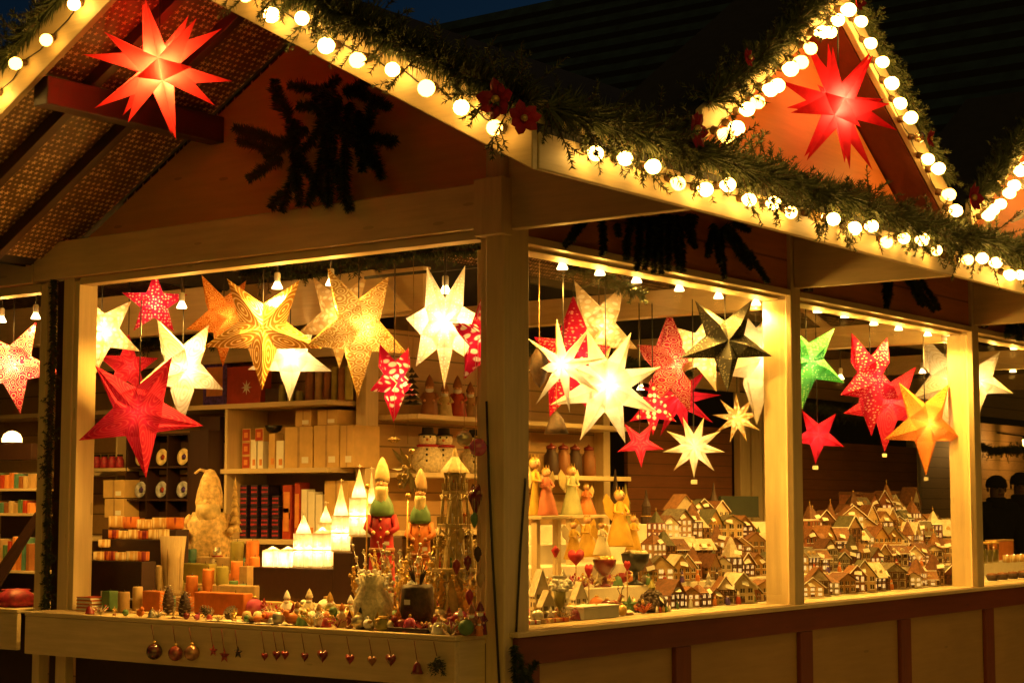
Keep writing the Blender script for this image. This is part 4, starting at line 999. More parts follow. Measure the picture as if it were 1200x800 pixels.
# lit white candle houses on a dark stepped stand
XS = .36
st = thing('stepped_stand', 'dark brown stepped stand under the glowing white candle houses', 'stand', (XS, SX(366, XS), .9975))
zA, zB, zC = (zpx(350, q, XS) for q in (665.5, 646, 627.5)); yA0, yA1, yB1, yC1 = SX(298, XS), SX(391, XS), SX(413, XS), SX(434, XS); b0 = st.location
MB().box((0, yA1-b0.y, .0), (.22, yA0-b0.y, zA-b0.z)).build('low_step', m['dark'], st, .003)
MB().box((0, yB1-b0.y, .0), (.22, yA1-.001-b0.y, zB-b0.z)).build('middle_step', m['dark'], st, .003)
MB().box((0, yC1-b0.y, .0), (.22, yB1-.001-b0.y, zC-b0.z)).build('high_step', m['dark'], st, .003)
m['porcelain'] = paper('thin white porcelain', (.88, .82, .66), (.95, .9, .75), 'dots', .55, 1.2)
def candle_house(label, px, x, z, wd, py_body, py_top, power=1.3, spire=True):
    y = SX(px, x); w_ = px2m(wd, (x, y, z)); hb = zpx(px, py_body, x)-z; ht = zpx(px, py_top, x)-z
    t = thing('candle_house', label, 'lantern', (x+.02+w_/2, y, z+.001), (0, 0, .08), 'glowing white candle houses')
    mb = MB(); q = w_/2
    for a in range(4):
        T = Matrix.Rotation(a*PI/2, 4, 'Z'); mb.add([(-q, -q, 0), (q, -q, 0), (q, -q, hb), (-q, -q, hb)], [(0, 1, 2, 3)], 0, False, T)
        for u in (-.5, .5):
            for v in (.22, .62):
                if rnd() < .9: mb.box((q*(u-.24), -q*1.05, hb*v), (q*(u+.24), -q*1.01, hb*(v+.02)), 0, T); mb.box((q*(u-.24), -q*1.05, hb*(v+.22)), (q*(u+.24), -q*1.01, hb*(v+.24)), 0, T); mb.box((q*(u-.26), -q*1.05, hb*v), (q*(u-.22), -q*1.01, hb*(v+.24)), 0, T); mb.box((q*(u+.22), -q*1.05, hb*v), (q*(u+.26), -q*1.01, hb*(v+.24)), 0, T)
    for zz in (.0, .5, .96): mb.box((-q*1.06, -q*1.06, hb*zz), (q*1.06, -q*1.005, hb*(zz+.04))); mb.box((-q*1.06, -q, hb*zz), (-q*1.005, q, hb*(zz+.04)))
    mb.build('house_wall', m['porcelain'], t)
    if spire: MB().lathe([(q*1.1, hb*.985), (q*.85, hb+(ht-hb)*.25), (q*.42, hb+(ht-hb)*.62), (q*.1, hb+(ht-hb)*.95), (0, ht)], seg=8).build('spire', m['porcelain'], t)
    else: MB().lathe([(q*1.35, hb*.985), (q*.1, ht), (0, ht)], seg=4, smooth=False, T=Matrix.Rotation(PI/4, 4, 'Z')).build('roof', m['porcelain'], t)
    if spire:
        MB().tube([(0, 0, ht-.004), (0, 0, ht+.02)], .002, 4).tube([(0, -.014, ht+.012), (0, .014, ht+.012)], .002, 4).build('finial', m['porcelain'], t)
    MB().ball((0, 0, hb*.3), q*.2, seg=8, rings=6, sc=(1, 1, 1.8)).build('flame', m['flame'], t)
    lamp('flame_light', t, (0, 0, hb*.5), power*.26, (1, .60, .20), .01)
    lamp('flame_light', t, (0, 0, hb*1.12), power*.07, (1, .60, .20), .01)
candle_house('low wide glowing candle house on the low step, nearest the tea lights', 311, XS, zA, 17, 645, 641, 1.6, False)
candle_house('second low wide glowing candle house on the low step', 329, XS, zA, 17, 645, 641, 1.6, False)
candle_house('glowing candle house with pointed spire on the low step', 347, XS, zA, 17, 625, 603, 1.5)
candle_house('glowing square candle house without a spire on the low step', 369, XS, zA, 17, 625, 618, 1.5, False)
candle_house('tall glowing candle house with spire on the middle step', 391, XS+.02, zB, 16, 604, 566, 1.5)
candle_house('tallest glowing candle house with spire on the high step', 412, XS+.02, zC, 17, 583, 549, 1.5)
candle_house('slim glowing candle tower at the end of the high step', 429, XS+.06, zC, 9, 590, 552, .7)
candle_house('small glowing candle house behind the low step', 374, XS+.25, zA, 14, 612, 592, .8)

# the two tall robed figures
def santa(label, px, x, py_top, py_base, wd, robe, hood):
    y = SX(px, x); z = .998 if x < .3 else 1.0557; zt = zpx(px, py_top, x); h = zt-z; w_ = px2m(wd, (x, y, z))
    t = thing('robed_figure', label, 'figurine', (x, y, z), (0, 0, PI/2+.6), 'tall robed figures'); q = w_/2
    MB().lathe([(0, 0), (q, 0), (q*1.02, .03*h), (q*.88, .3*h), (q*.78, .52*h), (q*.70, .62*h)], seg=22, wob=lambda a, k: 1+.05*math.sin(8*a) if k < 4 else 1).build('robe', robe, t)
    MB().lathe([(q*.80, .60*h), (q*.86, .625*h), (q*.74, .68*h), (q*.48, .735*h), (q*.34, .76*h)], seg=20, wob=lambda a, k: 1+.06*math.sin(9*a+k)).build('collar', m['wax_green'], t)
    hd = MB().ball((0, q*.1, .82*h), q*.44, seg=16, rings=10).build('head', m['skin'], t)
    MB().ball((0, q*.56, .815*h), q*.09, seg=8, rings=6).build('nose', m['skin'], hd)
    for e in (-1, 1): MB().ball((e*q*.17, q*.50, .835*h), q*.05, seg=6, rings=5).build('eye', m['black'], hd)
    MB().lathe([(q*.44, 0), (q*.46, -.03*h), (q*.40, -.10*h), (q*.22, -.19*h), (0, -.23*h)], c=(0, q*.26, .80*h), seg=16, wob=lambda a, k: 1+.07*math.sin(7*a+2*k)).build('beard', m['oldgold'], t)
    MB().lathe([(q*.50, .825*h), (q*.54, .86*h), (q*.50, .90*h), (q*.36, .945*h), (q*.16, .985*h), (0, h)], seg=16).build('hood', hood, t)
    for e in (-1, 1):
        MB().tube([(e*q*.75, .0, .60*h), (e*q*1.05, q*.25, .52*h), (e*q*.6, q*.85, .49*h)], q*.30, 9, r2=q*.22).build('sleeve', robe, t)
        MB().ball((e*q*.50, q*.95, .49*h), q*.16, seg=8, rings=6).build('hand', m['skin'], t)
    MB().cbox((-q*.45, q*.93, .42*h), (.022, .001, .016)).build('price_tag', m['card'], t)
    MB().lathe([(q*.93, .36*h), (q*.95, .375*h), (q*.92, .39*h)], seg=22).build('belt', m['wax_brown'], t)
    MB().lathe([(q*1.03, .002), (q*1.07, .012*h), (q*1.04, .04*h), (q*1.0, .045*h)], seg=22).build('hem_trim', m['gold'], t)
    st_ = MB().tube([(q*1.05, q*.75, 0), (q*.95, q*.8, .78*h)], .0035, 6); st_.ball((q*.94, q*.8, .80*h), .012, seg=10, rings=7); st_.build('staff', m['gold'], t)
    for z in (.46, .52, .58): MB().ball((0, q*.78, z*h), .005, seg=7, rings=5).build('button', m['gold'], t)
    return t
santa('tall robed figure in bright red with a gold hood, beside the candle houses', 448, .36, 535, 690, 33, m['velvet'], m['oldgold'])
santa('tall robed figure in orange with a flat gold cap, beside the carved tower', 493, .36, 548, 690, 29, m['wax_orange'], m['wax_tan'])
# carved pyramid tower
p = put(533, .26); ht = zpx(533, 525, .26)-p.z; q = px2m(66, p)/2
t = thing('carved_tower', 'tall pale gold carved tower with balconies and little figures, beside the corner post', 'ornament', p, (0, 0, .15))
lev = [(0, .30, 1.0), (.30, .55, .82), (.55, .74, .62), (.74, .86, .45)]
for k, (a, b, f) in enumerate(lev):
    mb = MB(); r = q*f; a *= ht; b *= ht
    mb.lathe([(r*1.05, a), (r*1.05, a+.012), (r*.9, a+.016), (0, a+.016)], seg=8, smooth=False); mb.build('balcony', m['oldgold'], t)
    mb = MB()
    for i in range(8):
        an = 2*PI*i/8+.2; mb.tube([(r*.82*math.cos(an), r*.82*math.sin(an), a+.014), (r*.74*math.cos(an), r*.74*math.sin(an), b)], .006, 6)
        an2 = an + PI/8
        mb.tube([(r*.8*math.cos(an), r*.8*math.sin(an), a+(b-a)*.8), (r*.82*math.cos(an2), r*.82*math.sin(an2), a+(b-a)*.95), (r*.8*math.cos(an+PI/4), r*.8*math.sin(an+PI/4), a+(b-a)*.8)], .004, 5)
        for j in range(3): mb.cbox((r*.98*math.cos(an+j*.26), r*.98*math.sin(an+j*.26), a+.03), (.006, .006, .03))
    mb.lathe([(r*.5, a+.016), (r*.42, b)], seg=8, smooth=False)
    mb.build('lattice', m['oldgold'], t)
    for i in range(5 if k < 2 else 3):
        an = 2*PI*i/5+3.4; c = (r*.68*math.cos(an), r*.68*math.sin(an), a+.0165)
        MB().lathe([(.011, 0), (.008, .022), (.004, .03)], c=c, seg=8).ball((c[0], c[1], c[2]+.036), .008, seg=8, rings=6).build('tiny_figure', (m['redbox'], m['wax_green'], m['card'], m['wax_orange'], m['gold'])[(i+k) % 5], t)
MB().lathe([(q*.55, .86*ht), (q*.50, .875*ht), (q*.12, .95*ht), (q*.05, ht), (0, ht)], seg=8, smooth=False).build('roof', m['oldgold'], t)
wh = MB()
for i in range(12):
    a = 2*PI*i/12; wh.tube([(-q*1.02, .028*math.cos(a), .47*ht+.028*math.sin(a)), (-q*1.02, .028*math.cos(a+.53), .47*ht+.028*math.sin(a+.53))], .004, 5); wh.tube([(-q*1.02, 0, .47*ht), (-q*1.02, .028*math.cos(a), .47*ht+.028*math.sin(a))], .0018, 4)
wh.tube([(-q*.6, 0, .47*ht), (-q*1.03, 0, .47*ht)], .003, 5); wh.build('wheel', m['gold'], t)
# hanging pieces near the corner
def hang(name, label, cat, px, py, x, build, string=.4, group='ornaments hung by the corner post'):
    p = P(px, py, 0, x); t = thing(name, label, cat, p, (0, 0, -PI/2-.6), group); build(t, p)
    MB().tube([(0, 0, .0), (0, 0, string)], .0014, 4).build('string', m['wax_tan'], t)
def bauble_fn(r, mat):
    def f(t, p):
        MB().ball((0, 0, -r), r, seg=18, rings=12).build('glass_ball', mat, t); MB().lathe([(r*.25, -.004), (r*.25, .008), (0, .010)], seg=8).build('cap', m['gold'], t)
    return f
def heart_fn(s, mat, d=.03):
    def f(t, p):
        pts = []
        for i in range(28):
            a = 2*PI*i/28; pts.append((s*.062*16*math.sin(a)**3, 0, s*.062*(13*math.cos(a)-5*math.cos(2*a)-2*math.cos(3*a)-math.cos(4*a))-s*.75))
        n = len(pts); c = (0, 0, -s*.7); vs = [(c[0], d, c[2]), (c[0], -d, c[2])] + pts; fs = []
        for i in range(n): j = (i+1) % n; fs += [(0, 2+j, 2+i), (1, 2+i, 2+j)]
        MB().add(vs, fs, 0, True).build('heart_body', mat, t)
    return f
m['pinkglass'] = plain('pink glass', (.55, .10, .22), .15, var=.3, coat=.6, bump=0); m['paleglass'] = plain('pale glass', (.70, .60, .40), .12, metal=.5, var=.2, bump=0)
m['darkred'] = plain('dark red lacquer', (.16, .015, .015), .25, coat=.5); m['redorn'] = plain('red ornament', (.32, .03, .03), .35, var=.5, scale=40)
hang('bauble', 'pale glass bauble hanging over the carved tower', 'bauble', 544, 504, -.02, bauble_fn(.032, m['paleglass']))
hang('bauble', 'pink glass bauble hanging beside the corner post', 'bauble', 560, 513, -.06, bauble_fn(.036, m['pinkglass']))
hang('heart_ornament', 'dark red heart hanging beside the carved tower', 'ornament', 557, 566, -.07, heart_fn(.075, m['darkred']), .5)
def leafstar(t, p):
    mb = MB(); random.seed(77)
    for i in range(26):
        a = rnd()*2*PI; L = .05+.07*rnd(); d = Vector((math.cos(a)*.55, jit(.4), math.sin(a)*1.2-.2)); d.normalize(); s_ = d.orthogonal().normalized()*.012
        c = Vector((0, 0, -.10)); mb.add([c, c+d*L*.5+s_, c+d*L, c+d*L*.5-s_, c+d*L*.5+Vector((0, .008, 0))], [(0, 1, 4), (1, 2, 4), (2, 3, 4), (3, 0, 4)])
    for i in range(8):
        a = rnd()*6.3; mb.ball((math.cos(a)*.04, jit(.03), -.1+math.sin(a)*.07), .012, 1, seg=8, rings=6)
    mb.build('gilt_foliage', (m['oldgold'], m['gold']), t)
hang('gilt_spray', 'gilt leaf and berry spray hanging over the red robed figure', 'ornament', 478, 520, -.03, leafstar, .5)
def cones(t, p):
    for k in range(2):
        mb = MB()
        for i in range(7): mb.lathe([(.030-.003*i, 0), (.0, .02)], c=(k*.03-.015, jit(.01), -.16+i*.022), seg=8)
        mb.build('cone', m['twig'], t)
hang('cone_pendant', 'brown cone pendant on a gold ribbon above the robed figures', 'ornament', 484, 428, -.02, cones, .45)
hang('tinsel_star', 'small gilt star ornament above the orange robed figure', 'ornament', 462, 515, .02, lambda t, p: star_mesh(reg(6, .03, 0), .012, .45).build('star_body', m['gold'], t), .5)

# low goods along the counter front
p = put(437, -.05); t = thing('lace_bag', 'white lace gift bag in front of the red robed figure', 'bag', p); r = px2m(44, p)/2; hh = zpx(437, 672, -.05)-p.z
MB().lathe([(r*.6, 0), (r*.95, .015), (r*1.0, hh*.5), (r*.55, hh*.78), (r*.8, hh), (r*.74, hh*.97), (0, hh*.72)], seg=20, wob=lambda a, k: 1+.07*math.sin(7*a+k)).build('bag_body', m['lace'], t)
for i, (px, py, x, w_) in enumerate(((428, 664, .02, 14), (450, 663, .03, 26))):
    p = put(px, x); t = thing('lace_pot', ('small', 'larger')[i]+' white lace flower pot behind the lace gift bag', 'pot', p); r = px2m(w_, p)/2; hh = zpx(px, py, x)-p.z
    MB().lathe([(r*.7, 0), (r, hh*.55), (0, hh*.55)], seg=14).build('pot_body', m['lace'], t); mb = MB()
    for k in range(40): mb.ball((jit(r), jit(r), hh*.55+rnd()*hh*.4), .009, seg=6, rings=4)
    mb.build('blossom', m['snow'], t)
p = put(490, -.03); t = thing('wicker_basket', 'dark round basket with little antlers and a white tag', 'basket', p); r = px2m(38, p)/2; hh = zpx(490, 684, -.03)-p.z
MB().lathe([(r*.75, 0), (r*1.05, hh*.4), (r*.95, hh*.9), (r*.85, hh), (r*.8, hh*.95), (0, hh*.85)], seg=20, wob=lambda a, k: 1+.03*math.sin(18*a)).build('basket_body', m['wicker'], t)
an = MB()
for q in (-1, 1):
    for k in range(4): an.tube([(0, q*.01, hh*.9), (0, q*(.02+.008*k), hh+.05), (0, q*(.03+.014*k), hh+.10-.018*k)], .0035, 5, r2=.0015)
an.build('antler', m['twig'], t)
MB().lathe([(.03, 0), (.02, .03), (0, .045)], c=(.0, .03, hh*.86), seg=10).build('white_cap', m['snow'], t)
MB().cbox((-r*1.0, 0, hh*.62), (.002, .03, .02)).build('price_tag', m['card'], t)
p = put(489, -.10); t = thing('red_tray', 'dark tray heaped with red dried petals in front of the basket', 'tray', p + Vector((-.02, 0, 0))); L = px2m(62, p)/2
MB().box((-.04, -L, 0), (.05, L, .018)).build('tray_base', m['dark'], t, .004); mb = MB(); random.seed(5)
for i in range(60):
    c = Vector((jit(.035), jit(L*.85), .018)); d = Vector((jit(1), jit(1), .4+rnd())).normalized(); s_ = d.orthogonal().normalized()
    L2 = .02+.022*rnd(); mb.add([c, c+d*L2*.5+s_*.009, c+d*L2, c+d*L2*.5-s_*.009], [(0, 1, 2, 3)])
mb.build('dried_petal', m['velvet'], t)
p = put(450, -.13); t = thing('small_jar', 'small squat jar at the counter edge before the dark tray', 'jar', p)
MB().lathe([(.022, 0), (.03, .008), (.030, .028), (.02, .040), (.018, .046), (0, .046)], seg=14).build('jar_body', m['wax_olive'], t); MB().lathe([(.021, .047), (.021, .056), (0, .057)], seg=12).build('lid', m['gold'], t)
random.seed(12)
names = ['white fluffy', 'brown-hatted', 'cream knitted', 'pale bearded', 'gold-hatted', 'orange-scarfed', 'white-capped', 'dark-hatted']
for i, (px, x, s) in enumerate(((338, .05, .13), (350, -.10, .10), (364, .06, .14), (375, -.11, .095), (388, .05, .13), (402, -.10, .10), (412, .06, .12), (424, -.12, .09))):
    gnome_fig(f'{names[i]} little doll in the front row of the gable counter', put(px, x), s, (m['snow'], m['wax_tan'], m['lace'], m['snow'], m['wax_olive'], m['wax_cream'], m['snow'], m['darkbox'])[i], 'little dolls on the counter front', 'little_doll', hatmat=(m['snow'], m['wax_brown'], m['lace'], m['wax_tan'], m['gold'], m['wax_orange'], m['snow'], m['black'])[i])
p = put(308, -.10); t = thing('ornament_plate', 'long brown dish with cakes of orange wax at the counter edge', 'dish', p + Vector((0, 0, 0)))
MB().lathe([(.04, 0), (.065, .008), (.075, .02), (.068, .02), (.04, .011), (0, .010)], seg=20, T=Matrix.Diagonal((.7, 1.5, 1, 1))).build('dish_body', m['wax_brown'], t)
for k in range(4): MB().lathe([(.022, .012), (.022, .03), (.014, .045), (0, .048)], c=(jit(.015), -.075+k*.05, 0), seg=12).build('wax_cake', (m['wax_orange'], m['redbox'], m['lace'], m['wax_cream'])[k], t)
p = put(318, -.04); candle('lace-wrapped cup behind the brown dish', p, .022, .045, m['lace'], None)
t = thing('cream_cloth', 'cream lace runner lying along the counter edge', 'cloth', (-.16, SX(290, -.16), .9968))
random.seed(2); mb = MB(); ny, nx = 30, 4; L = .26
vs = [(-.02+.075*i/nx+jit(.003), -L+2*L*j/ny, .003+.004*rnd()) for j in range(ny+1) for i in range(nx+1)]
mb.add(vs, [(j*(nx+1)+i, j*(nx+1)+i+1, (j+1)*(nx+1)+i+1, (j+1)*(nx+1)+i) for j in range(ny) for i in range(nx)], 0, True); mb.build('cloth_sheet', m['cloth'], t)
# small things right by the post
for i, (px, x, s, c) in enumerate(((515, -.12, .07, 'wax_tan'), (540, -.10, .10, 'redorn'), (553, -.12, .12, 'wax_brown'), (563, -.08, .13, 'darkred'), (562, -.13, .07, 'wax_orange'))):
    gnome_fig(f'{("tan", "red-coated", "brown", "dark red", "orange")[i]} carved smoker figure at the foot of the gold tower', put(px, x), s, m[c], 'smoker figures by the corner post', 'smoker_figure', hatmat=m['card' if i == 1 else c])
for i, (px, py) in enumerate(((540, 618), (548, 650), (556, 600), (560, 640), (535, 655), (563, 670), (550, 690))):
    hang('tassel_ornament', f'{("small gold", "dark red", "green", "brown", "red", "tan", "crimson")[i]} wooden pendant beside the carved tower', 'ornament', px, py, -.10,
         (lambda k: (lambda t, p: MB().lathe([(.004, 0), (.014, -.012), (.016, -.03), (.006, -.055), (0, -.062)], seg=10).build('pendant_body', m[k], t)))(('gold', 'darkred', 'wax_green', 'twig', 'redorn', 'wax_tan', 'crimson')[i]), .3)
# ornaments hung from the counter front
def under(name, label, px, py, fn, string=.05):
    p = P(px, py, 0, -.215); t = thing(name, label, 'ornament', p, (0, 0, -PI/2), 'ornaments hung from the counter'); fn(t, p)
    zt = .975-p.z
    MB().tube([(0, 0, .0), (0, -.02, zt)], .0016, 4).build('string', m['darkred'], t)
m['bau1'] = plain('dark glass', (.10, .03, .02), .12, coat=.8, var=.5); m['bau2'] = plain('mottled red glass', (.35, .08, .05), .15, coat=.8, var=.7, scale=30); m['bau3'] = plain('copper glass', (.5, .25, .12), .15, metal=.4, coat=.8, var=.5, scale=30)
under('bauble', 'dark glass bauble on a pale ribbon, hung from the counter front', 181, 753, bauble_fn(.036, m['bau1']))
under('bauble', 'mottled red bauble hung between the dark and the copper baubles', 206, 756, bauble_fn(.033, m['bau2']))
under('bauble', 'copper bauble hung from the counter front', 225, 755, bauble_fn(.034, m['bau3']))
def st_fn(R, n, mat):
    def f(t, p):
        o = star_mesh(reg(n, R, 90), .008, .4).build('star_body', m[mat], t); o.rotation_euler = (PI/2, 0, 0)
    return f
for i, (px, py, R, mt) in enumerate(((250, 762, .028, 'redorn'), (263, 768, .034, 'redorn'), (279, 764, .028, 'darkbox'))):
    under('star_ornament', f'little {("red", "larger red", "dark")[i]} wooden star hung from the counter front', px, py, st_fn(R, 5, mt))
for i, (px, py, s, mt) in enumerate(((310, 764, .020, 'redorn'), (324, 762, .024, 'darkred'), (334, 762, .022, 'redorn'), (357, 764, .022, 'darkred'), (378, 761, .030, 'darkred'), (410, 766, .024, 'redorn'), (436, 768, .024, 'wax_brown'), (458, 766, .028, 'darkred'))):
    under('heart_ornament', f'small {("red", "dark red", "red", "dark red", "large dark red", "red", "brown", "wide dark red")[i]} heart hung from the counter front, {ORD[i]} from the baubles', px, py, heart_fn(s, m[mt], .012))
under('bell_ornament', 'dark red bell ornament hung from the counter front, near its end', 489, 775, lambda t, p: MB().lathe([(.005, 0), (.014, -.01), (.018, -.03), (.026, -.045), (0, -.043)], seg=12).build('bell_body', m['darkred'], t))
def bunch(t, p):
    mb = MB(); random.seed(3)
    for i in range(60): needles(mb, (jit(.02), jit(.01), -rnd()*.05), (jit(.04), jit(.02), -.02-rnd()*.06), 6, .02)
    mb.build('foliage', m['needle_dk'], t)
under('fir_bunch', 'dark fir bunch hung at the end of the counter front', 512, 768, bunch)

# ------------------------------------------------------------------ neighbouring stall's goods
NBX = .75
nsh = thing('book_rack', 'rack of upright coloured books in the neighbouring stall', 'rack', (NBX, SX(15, NBX), 1.0))
yA, yB = SX(52, NBX)-.0, SX(-25, NBX)
for k, py in enumerate((572, 601, 668)):
    z = zpx(15, py, NBX)-1.0; MB().box((0, yA-nsh.location.y+.02, z-.015), (.16, yB-nsh.location.y, z)).build('shelf_board', m['cream_y'], nsh, .002)
MB().box((.162, yA-nsh.location.y+.02, 0), (.175, yB-nsh.location.y, .62)).build('back_panel', m['dark_z'], nsh)
for k, (py, h) in enumerate(((572, .085), (601, .075), (668, .19))):
    z = zpx(15, py, NBX)
    for i in range(8):
        px = -4 + i*5.5; y = SX(px, NBX+.02); hh = h*(.7+.35*rnd())
        t = thing('book', f'{("green", "orange", "cream", "red", "teal", "tan", "yellow", "brown")[(i*3+k) % 8]} upright book on the {("top", "middle", "bottom")[k]} shelf of the neighbouring rack', 'book', (NBX+.02, y, z+.0008), group='books in the neighbouring stall')
        c = (m['wax_green'], m['wax_orange'], m['wax_cream'], m['redbox'], m['wax_teal'], m['wax_tan'], m['orangebox'], m['wax_brown'])[(i*3+k) % 8]
        MB().box((0, -.012, 0), (.1, .012, hh)).build('cover', c, t, .001); MB().box((.004, -.0095, hh), (.096, .0095, hh+.001)).build('pages', m['card'], t)
m['dome'] = paper('white lamp dome', (.85, .78, .6), (1, 1, 1), 'plain', .6)
zd = zpx(12, 517, NBX)
t = thing('dome_lamp', 'glowing white dome lamp on top of the neighbouring book rack', 'lamp', (NBX+.08, SX(13, NBX+.08), zd))
MB().lathe([(.055, 0), (.056, .02), (.045, .045), (.022, .060), (0, .064)], seg=20).build('dome_shade', m['dome'], t); MB().lathe([(.06, -.012), (.06, -.001), (0, -.001)], seg=20).build('lamp_base', m['dark'], t); lamp('dome_light', t, (0, 0, .025), 1.2, (1, .6, .2), .015)
MB().box((NBX-.0-nsh.location.x, SX(36, NBX)-nsh.location.y, zd-1.0-.014-.09), (.15, SX(-20, NBX)-nsh.location.y, zd-1.0-.014)).build('top_box', m['dark'], nsh, .002)
ob = thing('leaning_board', 'dark board leaning against the neighbouring book rack', 'board', (.35, SX(10, .35), .997))
MB().prism([(0, .25, 0), (0, .12, 0), (.1, -.13, .42), (.1, -.10, .46)], (.015, 0, 0)).build('board_body', m['dark'], ob)
candle('thick cream candle on the neighbouring counter', (.08, SX(37, .08), .997), .028, .065, m['wax_cream'], None)
t = thing('red_bag', 'crimson cloth bag slumped on the neighbouring counter', 'bag', (.02, SX(23, .02), .997))
MB().lathe([(.08, 0), (.10, .02), (.085, .06), (.04, .085), (0, .09)], seg=16, wob=lambda a, k: 1+.12*math.sin(5*a+k)).build('bag_body', m['crimson'], t)
t = thing('red_bowl', 'red bowl standing behind the crimson bag', 'bowl', (.22, SX(22, .22), 1.035)); MB().lathe([(.03, -.036), (.03, 0), (.075, .03), (.07, .032), (0, .01)], seg=18).build('bowl_body', m['crimson'], t)
t = thing('trinket_tray', 'dark tray of small trinkets on the neighbouring counter', 'tray', (.1, SX(10, .1), .997)); MB().box((-.04, -.12, 0), (.06, .12, .03)).build('tray_base', m['dark'], t, .003); mb = MB()
for i in range(30): mb.ball((jit(.035), jit(.11), .033), .008, seg=6, rings=4)
mb.build('trinket_bead', m['oldgold'], t)
# ------------------------------------------------------------------ side windows: stepped tables of miniature houses
dt2 = thing('display_table', 'cream stepped display table behind the side windows', 'table', (.2, .2, 0))
SST = [(.0, .36, 1.003), (.36, .62, 1.10), (.62, .90, 1.195), (.90, 1.22, 1.29), (1.22, 1.6, 1.38)]
def SY(px, y): return P(px, 560, 1, y).x
for a, b, z in SST:
    ya_, yb_ = a+.22, b+.219
    poly = [(SY(606, ya_)-.2, ya_-.2, .85), ((10.4 if a < .5 else SY(1142, ya_)-.2), ya_-.2, .85), ((10.4 if a < .5 else SY(1142, yb_)-.2), yb_-.2, .85), (SY(606, yb_)-.2, yb_-.2, .85)]
    MB().prism(poly, (0, 0, z-.85)).build('step', m['cloth'], dt2, .003)
def zs_at(y):
    z = 1.0036
    for a, b, zz in SST:
        if y >= a+.2: z = zz+.0006
    return z
HC = {'cream': plain('house cream plaster', (.56, .39, .18), .7, var=.3), 'tan': plain('house tan plaster', (.36, .21, .085), .7, var=.3), 'ochre': plain('house ochre plaster', (.44, .25, .07), .7, var=.3),
      'brick-red': plain('house brick', (.30, .11, .05), .7, var=.4, scale=60), 'white': plain('house white plaster', (.70, .60, .42), .7, var=.2), 'brown': plain('house brown timber', (.20, .09, .035), .7, var=.3), 'grey': plain('house grey stone', (.30, .25, .17), .8, var=.4, scale=50)}
RC = {'rust': plain('rust roof', (.21, .085, .03), .7, var=.5, scale=60), 'brown': plain('brown roof', (.15, .06, .022), .7, var=.5, scale=60), 'grey': plain('grey roof', (.15, .12, .07), .7, var=.5, scale=60), 'green': plain('green roof', (.10, .095, .045), .7, var=.4, scale=60), 'snowy': plain('snowy roof', (.66, .58, .44), .7, var=.3, scale=40), 'orange': plain('orange roof', (.27, .12, .04), .7, var=.4, scale=60)}
m['beam'] = plain('house timbering', (.10, .04, .018), .7); m['winlit'] = emit('lit house window', (1, .55, .15), 1.6); m['windark'] = plain('house window', (.05, .03, .02), .3)
m['trimw'] = plain('white house trim', (.82, .75, .6), .6)
